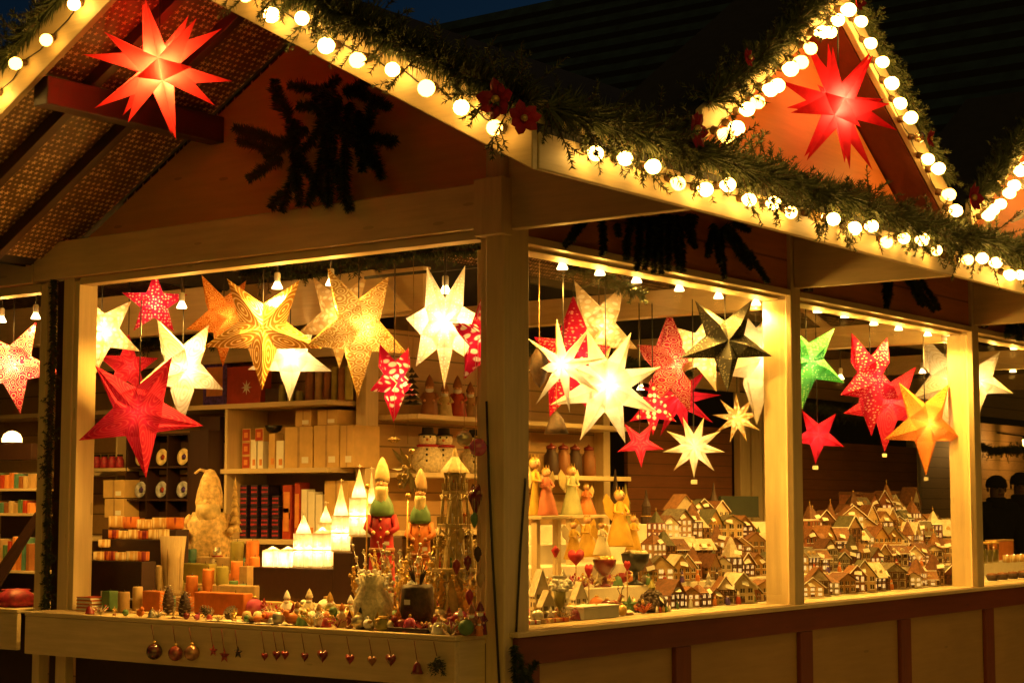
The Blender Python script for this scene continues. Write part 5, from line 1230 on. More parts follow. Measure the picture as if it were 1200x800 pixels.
def mini_house(label, c, w, d, h, wall, roof, kind, rot, lit, timber, tagged, steep, group):
    """small ceramic town house: walls with windows, door and timbering, gabled or hipped roof with eaves, chimney / turret / dormer, base, price card"""
    t = thing('miniature_house', label, 'model house', c, (0, 0, rot), group)
    x, y = w/2, d/2; rh = h*(.46 if steep else .33); wh = h-rh
    MB().box((-x*1.15, -y*1.2, 0), (x*1.15, y*1.1, h*.035)).build('base', m['trimw'] if rnd() < .3 else HC['grey'], t, .0015)
    b = MB(); zb = h*.035
    if kind == 'gable': b.prism([(-x, -y, zb), (x, -y, zb), (x, -y, wh), (0, -y, h*.985), (-x, -y, wh)], (0, d, 0))
    else: b.box((-x, -y, zb), (x, y, wh))
    b.build('wall', HC[wall], t)
    wn = MB(); tb = MB(); rows = 3 if wh > .11 else 2; cols = 3 if w > .075 else 2
    for r in range(rows):
        for k in range(cols):
            cx = -x + w*(k+.5)/cols; cz = zb + (wh-zb)*(r+.58)/rows; ww = w/cols*.26; hh = (wh-zb)/rows*.28
            wn.box((cx-ww, -y-.0012, cz-hh), (cx+ww, -y+.002, cz+hh))
            tb.box((cx-ww*1.35, -y-.0022, cz-hh*1.35), (cx+ww*1.35, -y-.0002, cz-hh*1.02)); tb.box((cx-ww*.08, -y-.0022, cz-hh), (cx+ww*.08, -y-.0013, cz+hh))
        for k in range(2):
            cy = -y + d*(k+.5)/2; wn.box((-x-.0012, cy-d*.09, cz-hh), (-x+.002, cy+d*.09, cz+hh))
    wn.build('window', m['winlit'] if lit else m['windark'], t)
    if timber:
        for r in range(rows+1):
            z = zb + (wh-zb)*r/rows; tb.box((-x*1.02, -y-.003, z-.0022), (x*1.02, -y-.0005, z+.0022)); tb.box((-x-.003, -y*1.02, z-.0022), (-x-.0005, y*1.02, z+.0022))
        for k in range(cols+1):
            cx = -x + w*k/cols; tb.box((cx-.002, -y-.0034, zb), (cx+.002, -y-.0004, wh))
        for k in range(cols):
            x0 = -x + w*k/cols; z0 = zb + (wh-zb)*(rows-1)/rows; tb.prism([(x0, -y-.0036, z0), (x0+.003, -y-.0036, z0), (x0+w/cols*.4, -y-.0036, wh), (x0+w/cols*.4-.003, -y-.0036, wh)], (0, .003, 0))
    tb.build('trim', m['beam'] if timber else m['trimw'], t)
    MB().box((-w*.09, -y-.003, zb), (w*.09, -y+.001, zb+(wh-zb)/rows*.55)).build('door', m['beam'], t)
    r_ = MB(); e = .10*w; th = .05*h*.6
    if kind == 'gable':
        for q in (-1, 1):
            pts = [(q*(x+e), -y-e*.8, wh-e*rh/x*.9), (0, -y-e*.8, h), (0, -y-e*.8, h+th), (q*(x+e), -y-e*.8, wh-e*rh/x*.9+th)]
            r_.prism(pts, (0, d+1.6*e, 0))
    elif kind == 'eaves':
        for q in (-1, 1):
            pts = [(-x-e, q*(y+e), wh-e*rh/y*.9), (-x-e, 0, h), (-x-e, 0, h+th), (-x-e, q*(y+e), wh-e*rh/y*.9+th)]
            r_.prism(pts, (w+2*e, 0, 0))
        b2 = MB(); b2.prism([(-x, -y*.98, wh), (-x, y*.98, wh), (-x, 0, h*.99)], (w, 0, 0)); b2.build('gable_end', HC[wall], t)
    else:  # hipped tower
        r_.lathe([(x*1.55, wh), (x*1.2, wh+rh*.25), (x*.35, h*1.02), (0, h*1.1)], seg=4, smooth=False, T=Matrix.Rotation(PI/4, 4, 'Z'))
    roof_o = r_.build('roof', RC[roof], t)
    if rnd() < .42:   # pale snow edge along the eaves and verges
        sn = MB()
        if kind == 'gable':
            for q in (-1, 1): sn.prism([(q*(x+e), -y-e*.86, wh-e*rh/x*.9+th), (0, -y-e*.86, h+th), (0, -y-e*.86, h+th+.005), (q*(x+e), -y-e*.86, wh-e*rh/x*.9+th+.005)], (0, .006, 0))
        elif kind == 'eaves': sn.box((-x-e, -y-e-.003, wh-e*rh/y*.9+th*.4), (x+e, -y-e+.004, wh-e*rh/y*.9+th+.003)).box((-x-e, -.004, h+th-.002), (x+e, .004, h+th+.004))
        else: sn.lathe([(x*1.57, wh-.002), (x*1.58, wh+.005), (x*1.3, wh+.012)], seg=4, smooth=False, T=Matrix.Rotation(PI/4, 4, 'Z'))
        sn.build('snow_edge', m['snow'], roof_o)
    MB().box((x*.35, y*.1, h*.7), (x*.35+w*.13, y*.1+w*.13, h*1.03)).build('chimney', HC['brick-red'], roof_o) if kind != 'tower' else MB().tube([(0, 0, h*1.08), (0, 0, h*1.22)], .002, 5).ball((0, 0, h*1.16), .004, seg=6, rings=4).build('finial', m['gold'], roof_o)
    if kind == 'eaves':
        dm = MB()
        for k in (-1, 1):
            cx = k*x*.45; z = wh+rh*.22; dm.prism([(cx-w*.10, -y*.86, z), (cx+w*.10, -y*.86, z), (cx+w*.10, -y*.86, z+h*.08), (cx, -y*.86, z+h*.15), (cx-w*.10, -y*.86, z+h*.08)], (0, y*.5, 0))
        dm.build('dormer_window', HC[wall], roof_o)
    if tagged:
        T = Matrix.Translation((jit(x*.5), -y*1.05-.004, wh+rh*.3)) @ Euler((math.radians(-35), jit(.3), jit(.5))).to_matrix().to_4x4()
        MB().cbox((0, 0, 0), (.042, .001, .026), 0, T).build('price_tag', m['card'], t)
    return t
random.seed(101)
NROW = ['front', 'second', 'third', 'fourth', 'highest']
WN = ['first', 'second', 'third']
seen = {}
def row_of_houses(win, row, y, x0, x1, hmin, hmax, gap=.012, skip=()):
    x = x0; i = 0
    while x < x1:
        w = .105+.05*rnd(); h = hmin+(hmax-hmin)*rnd(); kind = ('gable', 'eaves', 'gable', 'tower', 'gable')[int(rnd()*5)]; h *= .85+.45*rnd()**2; w *= .75+.4*rnd()
        if kind == 'tower': w *= .62; h *= 1.15
        wall = ('cream', 'tan', 'ochre', 'brick-red', 'white', 'brown', 'grey', 'tan', 'cream')[int(rnd()*9)]; roof = ('rust', 'brown', 'grey', 'green', 'snowy', 'orange', 'rust', 'brown')[int(rnd()*8)]
        timber = rnd() < .45; tg = rnd() < .5
        xc = x + w/2
        if not any(a < xc < b for a, b in skip):
            kw = {'gable': 'gable-fronted', 'eaves': 'long', 'tower': 'slim tower'}[kind]
            lab = f'{wall}{" half-timbered" if timber else ""} {kw} model house, {roof} roof, {ORD[i]} in the {NROW[row]} row, {WN[win]} side window'
            mini_house(lab, (xc, y+jit(.02), zs_at(y)), w,  .09+.03*rnd(), h, wall, roof, kind, jit(.45)-.42, rnd() < .5, timber, tg, rnd() < .6, 'model houses behind the side windows')
            i += 1
        x += w*1.10+gap*rnd()
for r, (y, lo, hi) in enumerate(((.30, .10, .15), (.66, .10, .16), (.92, .10, .16), (1.18, .10, .16), (1.50, .10, .17))):
    row_of_houses(0, r, y, SY((776, 752, 756, 764, 786)[r], y), SY((900, 900, 900, 876, 830)[r], y), lo, hi)
for r, (y, lo, hi) in enumerate(((.28, .10, .15), (.66, .11, .17), (.92, .12, .18), (1.18, .12, .19))):
    row_of_houses(1, r, y, SY((936, 936, 938, 944)[r], y), SY((1122, 1122, 1122, 1096)[r], y), lo, hi)
row_of_houses(1, 4, 1.50, SY(984, 1.5), SY(1066, 1.5), .13, .19)
# little trees and little people between the houses
def mini_tree(label, c, h, mat, group='little trees among the model houses'):
    t = thing('little_tree', label, 'tree ornament', c, (0, 0, rnd()*6), group); mb = MB()
    for k in range(5): mb.lathe([(h*.26*(1-k*.17), 0), (h*.1*(1-k*.17), h*.14), (0, h*.24)], c=(0, 0, h*(.12+.165*k)), seg=11, wob=lambda a, k2: 1+.16*math.sin(5*a+k))
    mb.build('crown', mat, t); MB().lathe([(h*.06, 0), (h*.04, h*.16), (0, h*.16)], seg=8).build('trunk', m['twig'], t)
for px, y, h, mt, lab in ((829, .48, .15, 'snow', 'snowy white little fir among the model houses beside the second post'), (848, .55, .13, 'lace', 'second snowy little fir near the second post'), (888, 1.0, .17, 'wax_green', 'green little fir at the back by the second post'),
                         (1000, .5, .14, 'snow', 'white little fir in the middle of the second side window'), (1022, .42, .11, 'wax_olive', 'olive little fir near the middle of the second side window'), (893, .32, .10, 'wax_green', 'dark green little fir at the foot of the second post')):
    mini_tree(lab, (SY(px, y), y, zs_at(y)), h, m[mt])
random.seed(55)
cl = [('redbox', 'red'), ('wax_green', 'green'), ('card', 'white'), ('darkbox', 'brown'), ('wax_orange', 'orange'), ('purple', 'violet')]
for i in range(22):
    w_ = 0 if i < 8 else 1; y = .235+.03*rnd()
    x = SY(775+15*i, y) if w_ == 0 else SY(942+12.5*(i-8), y); c1, n1 = cl[i % 6]
    gnome_fig(f'tiny {n1} villager standing before the model houses, {ORD[i if w_ == 0 else i-8]} along the {WN[w_]} side window sill', (x+jit(.02), y, 1.0036), .055+.02*rnd(), m[c1], 'tiny villagers before the model houses', 'tiny_villager', PI-.4+jit(.6), hatmat=m[cl[(i*5+2) % 6][0]], arms=False)
for i in range(16):
    w_ = 0 if i < 6 else 1; y = .52+.03*rnd(); x = SY(770+20*i, .52) if w_ == 0 else SY(945+16*(i-6), .52); c1, n1 = cl[(i*5+1) % 6]
    gnome_fig(f'tiny {n1} villager on the second step, {ORD[i if w_ == 0 else i-6]} along the {WN[w_]} side window', (x, y-.02+.06, zs_at(.6)), .06, m[c1], 'tiny villagers before the model houses', 'tiny_villager', PI-.4+jit(.6), arms=False)

# carved stacked pile in the second side window: dark town block behind
for i, (px0, px1, py0, mt, lab) in enumerate(((1003, 1035, 577, 'oldgold', 'pale square tower block topping the pile of model houses'), (1034, 1056, 575, 'brown', 'brown timber town block beside the pale tower block'), (990, 1003, 576, 'red', 'narrow red-brown house beside the pale tower block'))):
    y = 1.62; a, b = SY(px0, y), SY(px1, y); z = 1.3806; zt = P(px0, py0, 1, y).z
    t = thing('model_tower', lab, 'model house', ((a+b)/2, y, z), group='model houses behind the side windows'); w = b-a-.004; h = zt-z
    MB().box((-w/2, -.05, 0), (w/2, .05, h*.9)).build('wall', {'oldgold': HC['cream'], 'brown': HC['brown'], 'red': HC['brick-red']}[mt], t)
    MB().box((-w*.54, -.058, h*.9), (w*.54, .058, h*.93)).box((-w*.5, -.052, h*.93), (w*.5, .052, h)).build('roof', RC['brown'], t)
    mb = MB()
    for r in range(4):
        for k in range(3): mb.cbox((-w/2+w*(k+.5)/3, -.0515, h*(.14+.2*r)), (w*.14, .004, h*.10))
    mb.build('window', m['windark'], t)
for i, (px, py) in enumerate(((968, 560), (970, 575))):
    pass
t = thing('dark_board', 'dark green board propped above the model houses, beside the second post', 'board', (SY(870, 1.7), 1.72, P(870, 605, 1, 1.7).z))
a, b = SY(848, 1.7), SY(892, 1.7); zt = P(870, 581, 1, 1.7).z-t.location.z
MB().box((-(b-a)/2, 0, 0), ((b-a)/2, .02, zt)).build('board_face', plain('dark green board', (.02, .03, .018), .6), t); MB().box((-(b-a)/2-.006, -.004, -.006), ((b-a)/2+.006, .024, 0)).box((-.02, .021, -.42), (.02, .035, 0)).build('frame', m['black'], t)
# slim dark bottles / spires at the back
for i, (px, py, mt) in enumerate(((721, 550, 'darkbox'), (757, 574, 'darkbox'), (733, 567, 'wax_olive'), (836, 565, 'darkbox'))):
    y = 1.55; x = SY(px, y); h = P(px, py, 1, y).z-1.3806
    t = thing('carved_spire', f'slim {("tall dark", "second dark", "olive", "lone dark")[i]} carved spire rising behind the model houses', 'ornament', (x, y, 1.3806), group='carved spires')
    MB().lathe([(.035, 0), (.035, h*.2), (.028, h*.22), (.026, h*.5), (.03, h*.52), (.012, h*.75), (.004, h), (0, h)], seg=8, smooth=False).build('spire_body', m[mt], t)
    MB().lathe([(.03, h*.215), (.037, h*.23), (.03, h*.245)], seg=8).build('gallery', m['gold'], t)

# angels, bowls and porcelain by the corner post (first side window)
m['yellowcloth'] = plain('yellow cloth', (.80, .50, .07), .7, var=.25, trans=.2); m['whitecloth'] = plain('white porcelain figure', (.82, .72, .48), .5, var=.12)
m['pinkcloth'] = plain('pink cloth', (.70, .22, .12), .7, var=.3); m['greencloth'] = plain('pale green cloth', (.38, .38, .18), .7, var=.25)
def angel(label, px, y, py_top, py_base, wd, dress, wing='oldgold', group='angel figures in the first side window', z=None, crown=True, hair='gold'):
    x = SY(px, y); z = P(px, py_base, 1, y).z if z is None else z; h = P(px, py_top, 1, y).z-z; q = px2m(wd, (x, y, z))/2
    t = thing('angel_figure', label, 'figurine', (x, y, z), (0, 0, PI-.5), group)
    MB().lathe([(0, 0), (q, 0), (q*1.02, .02*h), (q*.7, .30*h), (q*.38, .55*h), (q*.36, .66*h), (q*.20, .74*h)], seg=20, wob=lambda a, k: 1+.09*math.sin(8*a) if k < 4 else 1).build('dress', m[dress], t)
    hd = MB().ball((0, 0, .82*h), .085*h, seg=14, rings=9).build('head', m['skin'], t)
    MB().ball((0, .086*h, .815*h), .014*h, seg=6, rings=5).build('nose', m['skin'], hd)
    for e in (-1, 1): MB().ball((e*.03*h, .077*h, .84*h), .010*h, seg=6, rings=4).build('eye', m['black'], hd)
    MB().ball((0, -.018*h, .84*h), .092*h, seg=12, rings=8, sc=(1, .95, .95)).build('hair', m[hair], t)
    if crown:
        mb = MB()
        for k in range(6):
            a = 2*PI*k/6; mb.lathe([(.014*h, 0), (0, .08*h)], c=(.06*h*math.cos(a), .06*h*math.sin(a), .90*h), seg=5)
        mb.build('crown', m['gold'], t)
    for e in (-1, 1):
        pts = [(e*.02*h, -.04*h, .62*h), (e*q*.9, -.10*h, .86*h), (e*q*1.15, -.12*h, .74*h), (e*q*1.0, -.11*h, .55*h), (e*q*.5, -.07*h, .42*h)]
        MB().prism(pts, (0, -.008, 0)).build('wing', m[wing], t)
        MB().tube([(e*q*.34, 0, .68*h), (e*q*.62, .06*h, .56*h), (e*q*.25, .16*h, .54*h)], .035*h, 7, r2=.022*h).build('arm', m[dress], t); MB().ball((e*q*.2, .175*h, .54*h), .02*h, seg=7, rings=5).build('hand', m['skin'], t)
    return t
# two shelves on legs
for i, (px0, px1, py, yy) in enumerate(((622, 656, 604, .62), (660, 706, 603, .95))):
    a, b = SY(px0, yy), SY(px1, yy); z = P(px0, py, 1, yy).z
    t = thing('display_stand', ('small wooden display stand against the corner post', 'wider wooden display stand behind the yellow figures')[i], 'stand', ((a+b)/2, yy, zs_at(yy))); h = z-t.location.z; w = b-a
    MB().box((-w/2, -.06, h-.016), (w/2, .07, h)).build('stand_top', m['cream_x'], t, .002)
    for q in (-1, 1): MB().box((q*w*.36-.014, -.02, 0), (q*w*.36+.014, .01, h-.017)).build('leg', m['cream_z'], t)
    t['zt'] = z
    if i == 0: z0s = z
    else: z1s = z
angel('pink-skirted angel with gold wings on the small stand by the corner post', 640, .62, 543, 604, 26, 'pinkcloth', z=z0s+.001)
angel('orange-haired angel at the back of the small stand by the corner post', 627, .655, 530, 600, 14, 'yellowcloth', z=z0s+.001)
angel('pale green angel with crown on the wider stand', 670, .95, 541, 603, 24, 'greencloth', z=z1s+.001)
angel('orange angel beside the pale green one on the wider stand', 687, .97, 564, 604, 22, 'wax_orange', z=z1s+.001)
angel('tall yellow crowned angel before the model houses', 726, .66, 568, 640, 30, 'yellowcloth', 'yellowcloth')
angel('yellow angel leaning under the wider stand', 688, .66, 600, 652, 26, 'yellowcloth', 'yellowcloth')
angel('white-winged yellow angel close to the small stand', 672, .50, 607, 655, 22, 'yellowcloth', 'whitecloth')
angel('small yellow-white angel between the two taller yellow angels', 705, .55, 608, 650, 20, 'whitecloth', 'yellowcloth')
angel('gold angel seated high beside the tall yellow crowned angel', 742, .75, 600, 645, 18, 'yellowcloth', 'oldgold')
# red and pink ribbons / mitten bags
for i, (px, py, y, s) in enumerate(((675, 652, .45, .045), (690, 668, .42, .04), (651, 645, .42, .035), (735, 662, .45, .03))):
    p = P(px, py, 1, y); t = thing('cloth_heart', f'{("large red", "narrow red", "pink", "small red")[i]} cloth heart among the angels and bowls', 'ornament', p, (0, 0, -.4+.5*i), 'cloth hearts'); heart_fn(s, m['velvet'], .02)(t, p)
    for c in t.children: c.location = (0, 0, s*.75)
    zz = zs_at(y); MB().tube([(0, 0, zz-p.z), (0, .0, 0)], .003, 5).build('stick', m['wax_tan'], t)
def bowl(label, px, y, py_top, py_base, wd, mat):
    x = SY(px, y); z = zs_at(y); zt = P(px, py_top, 1, y).z; h = max(.06, zt-z); r = px2m(wd, (x, y, z))/2
    t = thing('footed_bowl', label, 'bowl', (x, y, z), group='footed bowls')
    MB().lathe([(r*.6, 0), (r*.55, .01), (r*.2, .02), (r*.18, h*.4), (r*.5, h*.48), (r*.9, h*.72), (r, h*.98), (r*.95, h), (r*.82, h*.75), (0, h*.58)], seg=22).build('bowl_body', mat, t); mb = MB()
    for k in range(16):
        a = rnd()*6.3; mb.ball((math.cos(a)*r*.7*rnd(), math.sin(a)*r*.7, h*.95+.01*rnd()), .016, seg=8, rings=6)
    mb.build('filling', m['gold'] if px < 720 else m['whitecloth'], t)
bowl('dark red footed bowl heaped with gold balls', 708, .62, 655, 684, 28, m['darkred'])
bowl('dark green footed bowl with pale filling and a red fruit', 744, .62, 648, 682, 34, m['black'])
# white porcelain houses and vase
for i, (px, y, py0, wd) in enumerate(((632, .36, 668, 22), (655, .38, 676, 19), (678, .38, 682, 18), (640, .25, 692, 20))):
    x = SY(px, y); w = px2m(wd, (x, y, 1.05)); h = P(px, py0, 1, y).z-1.0036
    mini_house(f'{("tallest", "second", "third", "front")[i]} white porcelain house by the corner post in the first side window', (x, y, 1.0036), w*.8, w*.7, h, 'white', 'snowy', 'gable' if i != 1 else 'eaves', -.5, False, False, False, True, 'white porcelain houses')
x = SY(657, .21); t = thing('goblet_vase', 'olive green goblet vase of white flowers before the porcelain houses', 'vase', (x, .215, 1.0036)); h = .13
MB().lathe([(.028, 0), (.026, .008), (.006, .014), (.006, h*.42), (.020, h*.48), (.028, h), (.024, h), (0, h*.6)], seg=18).build('vase_body', m['wax_olive'], t); mb = MB()
random.seed(9)
for k in range(38): mb.ball((jit(.045), jit(.035), h+rnd()*.045), .010, seg=6, rings=4)
mb.build('blossom', m['snow'], t)
x0_, x1_ = SY(690, .15), SY(728, .15)
t = thing('white_box', 'flat cream box lying at the sill in front of the dark bowls', 'box', ((x0_+x1_)/2, .22, 1.0036), (0, 0, -.05)); w = x1_-x0_
MB().box((-w/2, -.05, 0), (w/2, .05, .042)).build('box_body', m['white'], t, .002); MB().box((-w/2-.002, -.052, .0425), (w/2+.002, .052, .055)).build('lid', m['white'], t, .002)
for i in range(5):
    x = SY(630+i*11, .12); t = thing('small_parcel', f'small {("red", "white", "tan", "cream", "orange")[i]} parcel lying on the sill beside the corner post', 'parcel', (x, .19, 1.0036), (0, 0, jit(.6)), 'small parcels on the sill')
    MB().cbox((0, 0, .008), (.05, .035, .016)).build('parcel_body', (m['redbox'], m['card'], m['wax_tan'], m['creambox'], m['wax_orange'])[i], t, .002); MB().cbox((0, 0, .0085), (.008, .036, .0175)).build('ribbon', m['velvet' if i else 'card'], t)
# dark wreath-like cone house with tag
x = SY(765, .24); r = px2m(46, (x, .24, 1.05))/2
t = thing('cone_grotto', 'dark mossy grotto ornament with a little turret and a white tag', 'ornament', (x, .25, 1.0036)); mb = MB(); random.seed(14)
for k in range(260):
    a = rnd()*2*PI; e = rnd()*PI/2; c = Vector((r*math.cos(a)*math.cos(e), .6*r*math.sin(a)*math.cos(e), r*1.02*math.sin(e))); mb.ball(c, .006+.008*rnd(), seg=6, rings=4)
mb.build('moss_ball', m['wicker'], t); MB().lathe([(r*.9, 0), (r*.85, r*.5), (r*.5, r*.85), (0, r*.95)], seg=16, T=Matrix.Diagonal((1, .6, 1, 1))).build('grotto_body', m['darkbox'], t)
MB().lathe([(.014, r*.95), (.016, r*1.2), (.02, r*1.22), (0, r*1.65)], seg=8, smooth=False).build('turret', m['wax_olive'], t)
MB().cbox((0, 0, 0), (.035, .001, .02), 0, Matrix.Translation((-.01, -r*.66, r*.62)) @ Euler((-.5, .5, 0)).to_matrix().to_4x4()).build('price_tag', m['card'], t)
for k in range(5): MB().lathe([(.008, .0), (.006, .02), (0, .032)], c=(-r*.6+k*r*.3, -r*.68, .0), seg=7).build('tiny_figure', (m['card'], m['redbox'], m['gold'], m['wax_green'], m['card'])[k], t)
x = SY(716, .27); t = thing('reindeer', 'small red-harnessed wooden reindeer before the dark red bowl', 'figurine', (x, .26, 1.0036), (0, 0, -.3)); s = .075
MB().lathe([(0, -.5*s), (.2*s, -.45*s), (.24*s, -.1*s), (.21*s, .3*s), (.1*s, .5*s), (0, .52*s)], seg=12, T=Matrix.Translation((0, 0, .62*s)) @ Euler((0, PI/2, 0)).to_matrix().to_4x4()).tube([(.38*s, 0, .7*s), (.55*s, 0, 1.0*s), (.6*s, 0, 1.12*s)], .12*s, 8, r2=.10*s).tube([(.52*s, 0, 1.14*s), (.82*s, 0, 1.06*s)], .11*s, 8, r2=.06*s).tube([(-.42*s, 0, .7*s), (-.56*s, 0, .78*s)], .05*s, 6, r2=.02*s).build('body', m['wax_brown'], t)
for q in (-1, 1):
    for f in (-1, 1): MB().tube([(f*.36*s, q*.11*s, .6*s), (f*.36*s+.03*s, q*.11*s, .3*s), (f*.34*s, q*.11*s, 0)], .06*s, 6, r2=.04*s).build('leg', m['wax_brown'], t)
    MB().tube([(.56*s, q*.05*s, 1.2*s), (.5*s, q*.2*s, 1.5*s), (.62*s, q*.28*s, 1.75*s)], .025*s, 5).tube([(.5*s, q*.2*s, 1.5*s), (.7*s, q*.2*s, 1.62*s)], .02*s, 5).build('antler', m['twig'], t)
MB().lathe([(.245*s, -.05*s), (.26*s, .0), (.245*s, .05*s)], seg=12, T=Matrix.Translation((.05*s, 0, .62*s)) @ Euler((0, PI/2, 0)).to_matrix().to_4x4()).build('harness', m['velvet'], t)
# dark hanging cone ornaments by the corner post
for i, (px, py, y) in enumerate(((632, 425, .35), (652, 495, .45))):
    p = P(px, py, 1, y); t = thing('fir_cone_pendant', ('dark brown cone pendant hanging beside the corner post', 'dark bell-shaped pendant below the slim white star')[i], 'ornament', p, group='dark pendants')
    if i == 0: MB().lathe([(0, -.11), (.025, -.08), (.042, -.02), (.035, .03), (.012, .07), (0, .075)], seg=14, wob=lambda a, k: 1+.1*math.sin(6*a+k)).build('cone_body', m['wicker'], t)
    else: MB().lathe([(.055, -.05), (.045, -.02), (.03, .02), (.01, .045), (0, .05)], seg=14).build('bell_body', m['wicker'], t); 
    MB().tube([(0, 0, .04), (0, 0, .45)], .0015, 4).build('string', m['wax_tan'], t)
# shelf goods seen past the corner post
for i, px in enumerate((646, 660, 674, 690)):
    y = 2.28; t = thing('dark_jar', f'dark wooden nutcracker-like jar on the far shelf past the corner post, {ORD[i]} in the row', 'jar', (SY(px, y), y, 1.6755), group='dark jars on the far shelf')
    MB().lathe([(.04, 0), (.048, .02), (.045, .13), (.03, .15), (.03, .165), (0, .165)], seg=14).build('jar_body', (m['darkbox'], m['wax_brown'])[i % 2], t); MB().lathe([(.034, .166), (.034, .185), (.01, .195), (0, .21)], seg=12).build('lid', m['darkred'], t)

# third side window: jar candles and a box
t = thing('orange_box', 'upright orange box behind the jar candles in the third side window', 'box', (SY(1176, .62), .62, zs_at(.62))); h = P(1176, 634, 1, .62).z-t.location.z; w = SY(1186, .62)-SY(1166, .62)
MB().box((-w/2, 0, 0), (w/2, .08, h)).build('box_body', m['wax_orange'], t, .003); MB().box((-w/2-.002, -.002, h+.0005), (w/2+.002, .082, h+.012)).build('lid', m['wax_tan'], t)
for i, px in enumerate((1158, 1164, 1171, 1178, 1186, 1194, 1201)):
    y = .40; x = SY(px, y); tall = i < 3
    t = thing('jar_candle', f'{"tall olive" if tall else "low glowing"} jar candle in the third side window, {ORD[i]} from the third post', 'jar candle', (x, y+(.05 if tall else 0), zs_at(.6) if tall else 1.0036+.097), group='jar candles in the third side window')
    h = .13 if tall else .05; r = .032
    MB().lathe([(r*.9, 0), (r, .006), (r, h), (r*.94, h), (r*.92, .008), (0, .006)], seg=14).build('jar_glass', m['jarglass'] if tall else m['teaglass'], t); MB().lathe([(r*.88, .009), (r*.88, h*.7), (0, h*.7)], seg=12).build('wax', m['wax_olive' if tall else 'wax_cream'], t)
    if tall: MB().lathe([(r*1.05, h+.001), (r*1.05, h+.014), (0, h+.015)], seg=14).build('lid', m['gold'], t)
    else: MB().ball((0, 0, h*.86), .007, seg=7, rings=5, sc=(1, 1, 1.6)).build('flame', m['flame'], t); lamp('flame_light', t, (0, 0, h*.9), .15, (1, .55, .15), .006)
for i, px in enumerate((1160, 1172, 1184, 1196)):
    y = .26; t = thing('dark_dish', f'dark footed dish on the sill of the third side window, {ORD[i]} from the third post', 'dish', (SY(px, y), y, 1.0036), group='dark dishes on the third sill'); MB().lathe([(.03, 0), (.045, .035), (.042, .035), (0, .02)], seg=14).build('dish_body', m['wicker'], t); MB().lathe([(.038, .030), (.03, .045), (0, .05)], seg=10).build('filling', m['wax_brown'], t)

# ------------------------------------------------------------------ two visitors seen through the third side window
m['coat'] = plain('dark wool coat', (.010, .009, .010), .9); m['coat2'] = plain('dark brown coat', (.022, .012, .010), .9); m['skinp'] = plain('skin', (.42, .22, .14), .55, var=.08, bump=0); m['hair'] = plain('dark hair', (.015, .010, .008), .7)
def person(label, loc, rz, h, coat, hat):
    t = thing('person', label, 'person', loc, (0, 0, rz), 'visitors beyond the stall')
    J = {'pelvis': (0, 0, .50), 'waist': (0, 0, .60), 'chest': (0, .01, .74), 'neck': (0, .0, .845), 'headb': (0, .015, .885), 'headt': (0, .012, .965), 'shl': (-.115, 0, .80), 'shr': (.115, 0, .80), 'ell': (-.15, -.02, .63), 'elr': (.15, -.02, .63),
         'wrl': (-.14, .06, .50), 'wrr': (.14, .06, .50), 'hal': (-.135, .085, .46), 'har': (.135, .085, .46), 'hil': (-.055, 0, .47), 'hir': (.055, 0, .47), 'knl': (-.06, .01, .27), 'knr': (.06, .01, .27), 'anl': (-.06, -.01, .05), 'anr': (.06, -.01, .05), 'tol': (-.065, .10, .02), 'tor': (.065, .10, .02)}
    rad = {'pelvis': .095, 'waist': .085, 'chest': .098, 'neck': .036, 'headb': .050, 'headt': .052, 'shl': .055, 'shr': .055, 'ell': .038, 'elr': .038, 'wrl': .026, 'wrr': .026, 'hal': .022, 'har': .022, 'hil': .068, 'hir': .068, 'knl': .046, 'knr': .046, 'anl': .032, 'anr': .032, 'tol': .026, 'tor': .026}
    E = [('pelvis','waist'),('waist','chest'),('chest','neck'),('neck','headb'),('headb','headt'),('chest','shl'),('chest','shr'),('shl','ell'),('shr','elr'),('ell','wrl'),('elr','wrr'),('wrl','hal'),('wrr','har'),('pelvis','hil'),('pelvis','hir'),('hil','knl'),('hir','knr'),('knl','anl'),('knr','anr'),('anl','tol'),('anr','tor')]
    K = list(J); me = bpy.data.meshes.new('body'); me.from_pydata([Vector(J[k])*h for k in K], [(K.index(a), K.index(b)) for a, b in E], [])
    o = bpy.data.objects.new('body', me); COL.objects.link(o)
    sk = o.modifiers.new('skin', 'SKIN')
    for i, k in enumerate(K): me.skin_vertices[0].data[i].radius = (rad[k]*h,)*2
    me.skin_vertices[0].data[0].use_root = True
    o.modifiers.new('sub', 'SUBSURF').levels = 2; o.modifiers['sub'].render_levels = 2
    dg = bpy.context.evaluated_depsgraph_get(); nm = bpy.data.meshes.new_from_object(o.evaluated_get(dg)); o.modifiers.clear(); o.data = nm
    nm.materials.clear(); nm.materials.append(coat); nm.materials.append(m['skinp'])
    for p in nm.polygons:
        p.use_smooth = True
        c = p.center
        if c.z > .865*h or (c.z < .485*h and c.z > .40*h and abs(c.x) > .105*h): p.material_index = 1
    o.parent = t
    MB().lathe([(.066*h, .935*h), (.068*h, .955*h), (.060*h, .985*h), (.03*h, 1.01*h), (0, 1.015*h)], c=(0, .006*h, 0), seg=16).build('knit_cap' if hat else 'hair', m['hair'] if not hat else coat, t)
    fc = MB().ball((0, .068*h, .918*h), .011*h, seg=8, rings=6)
    fc.build('nose', m['skinp'], t)
    for q in (-1, 1):
        MB().ball((q*.021*h, .058*h, .932*h), .006*h, seg=7, rings=5).build('eye', m['black'], t); MB().ball((q*.060*h, .008*h, .922*h), .014*h, seg=8, rings=6, sc=(.5, .8, 1.2)).build('ear', m['skinp'], t)
    MB().cbox((0, .060*h, .892*h), (.034*h, .008*h, .006*h)).build('mouth', m['redorn'], t)
    MB().lathe([(.075*h, .81*h), (.062*h, .84*h), (.064*h, .865*h), (.05*h, .875*h)], seg=14).build('scarf', coat, t)
    return t
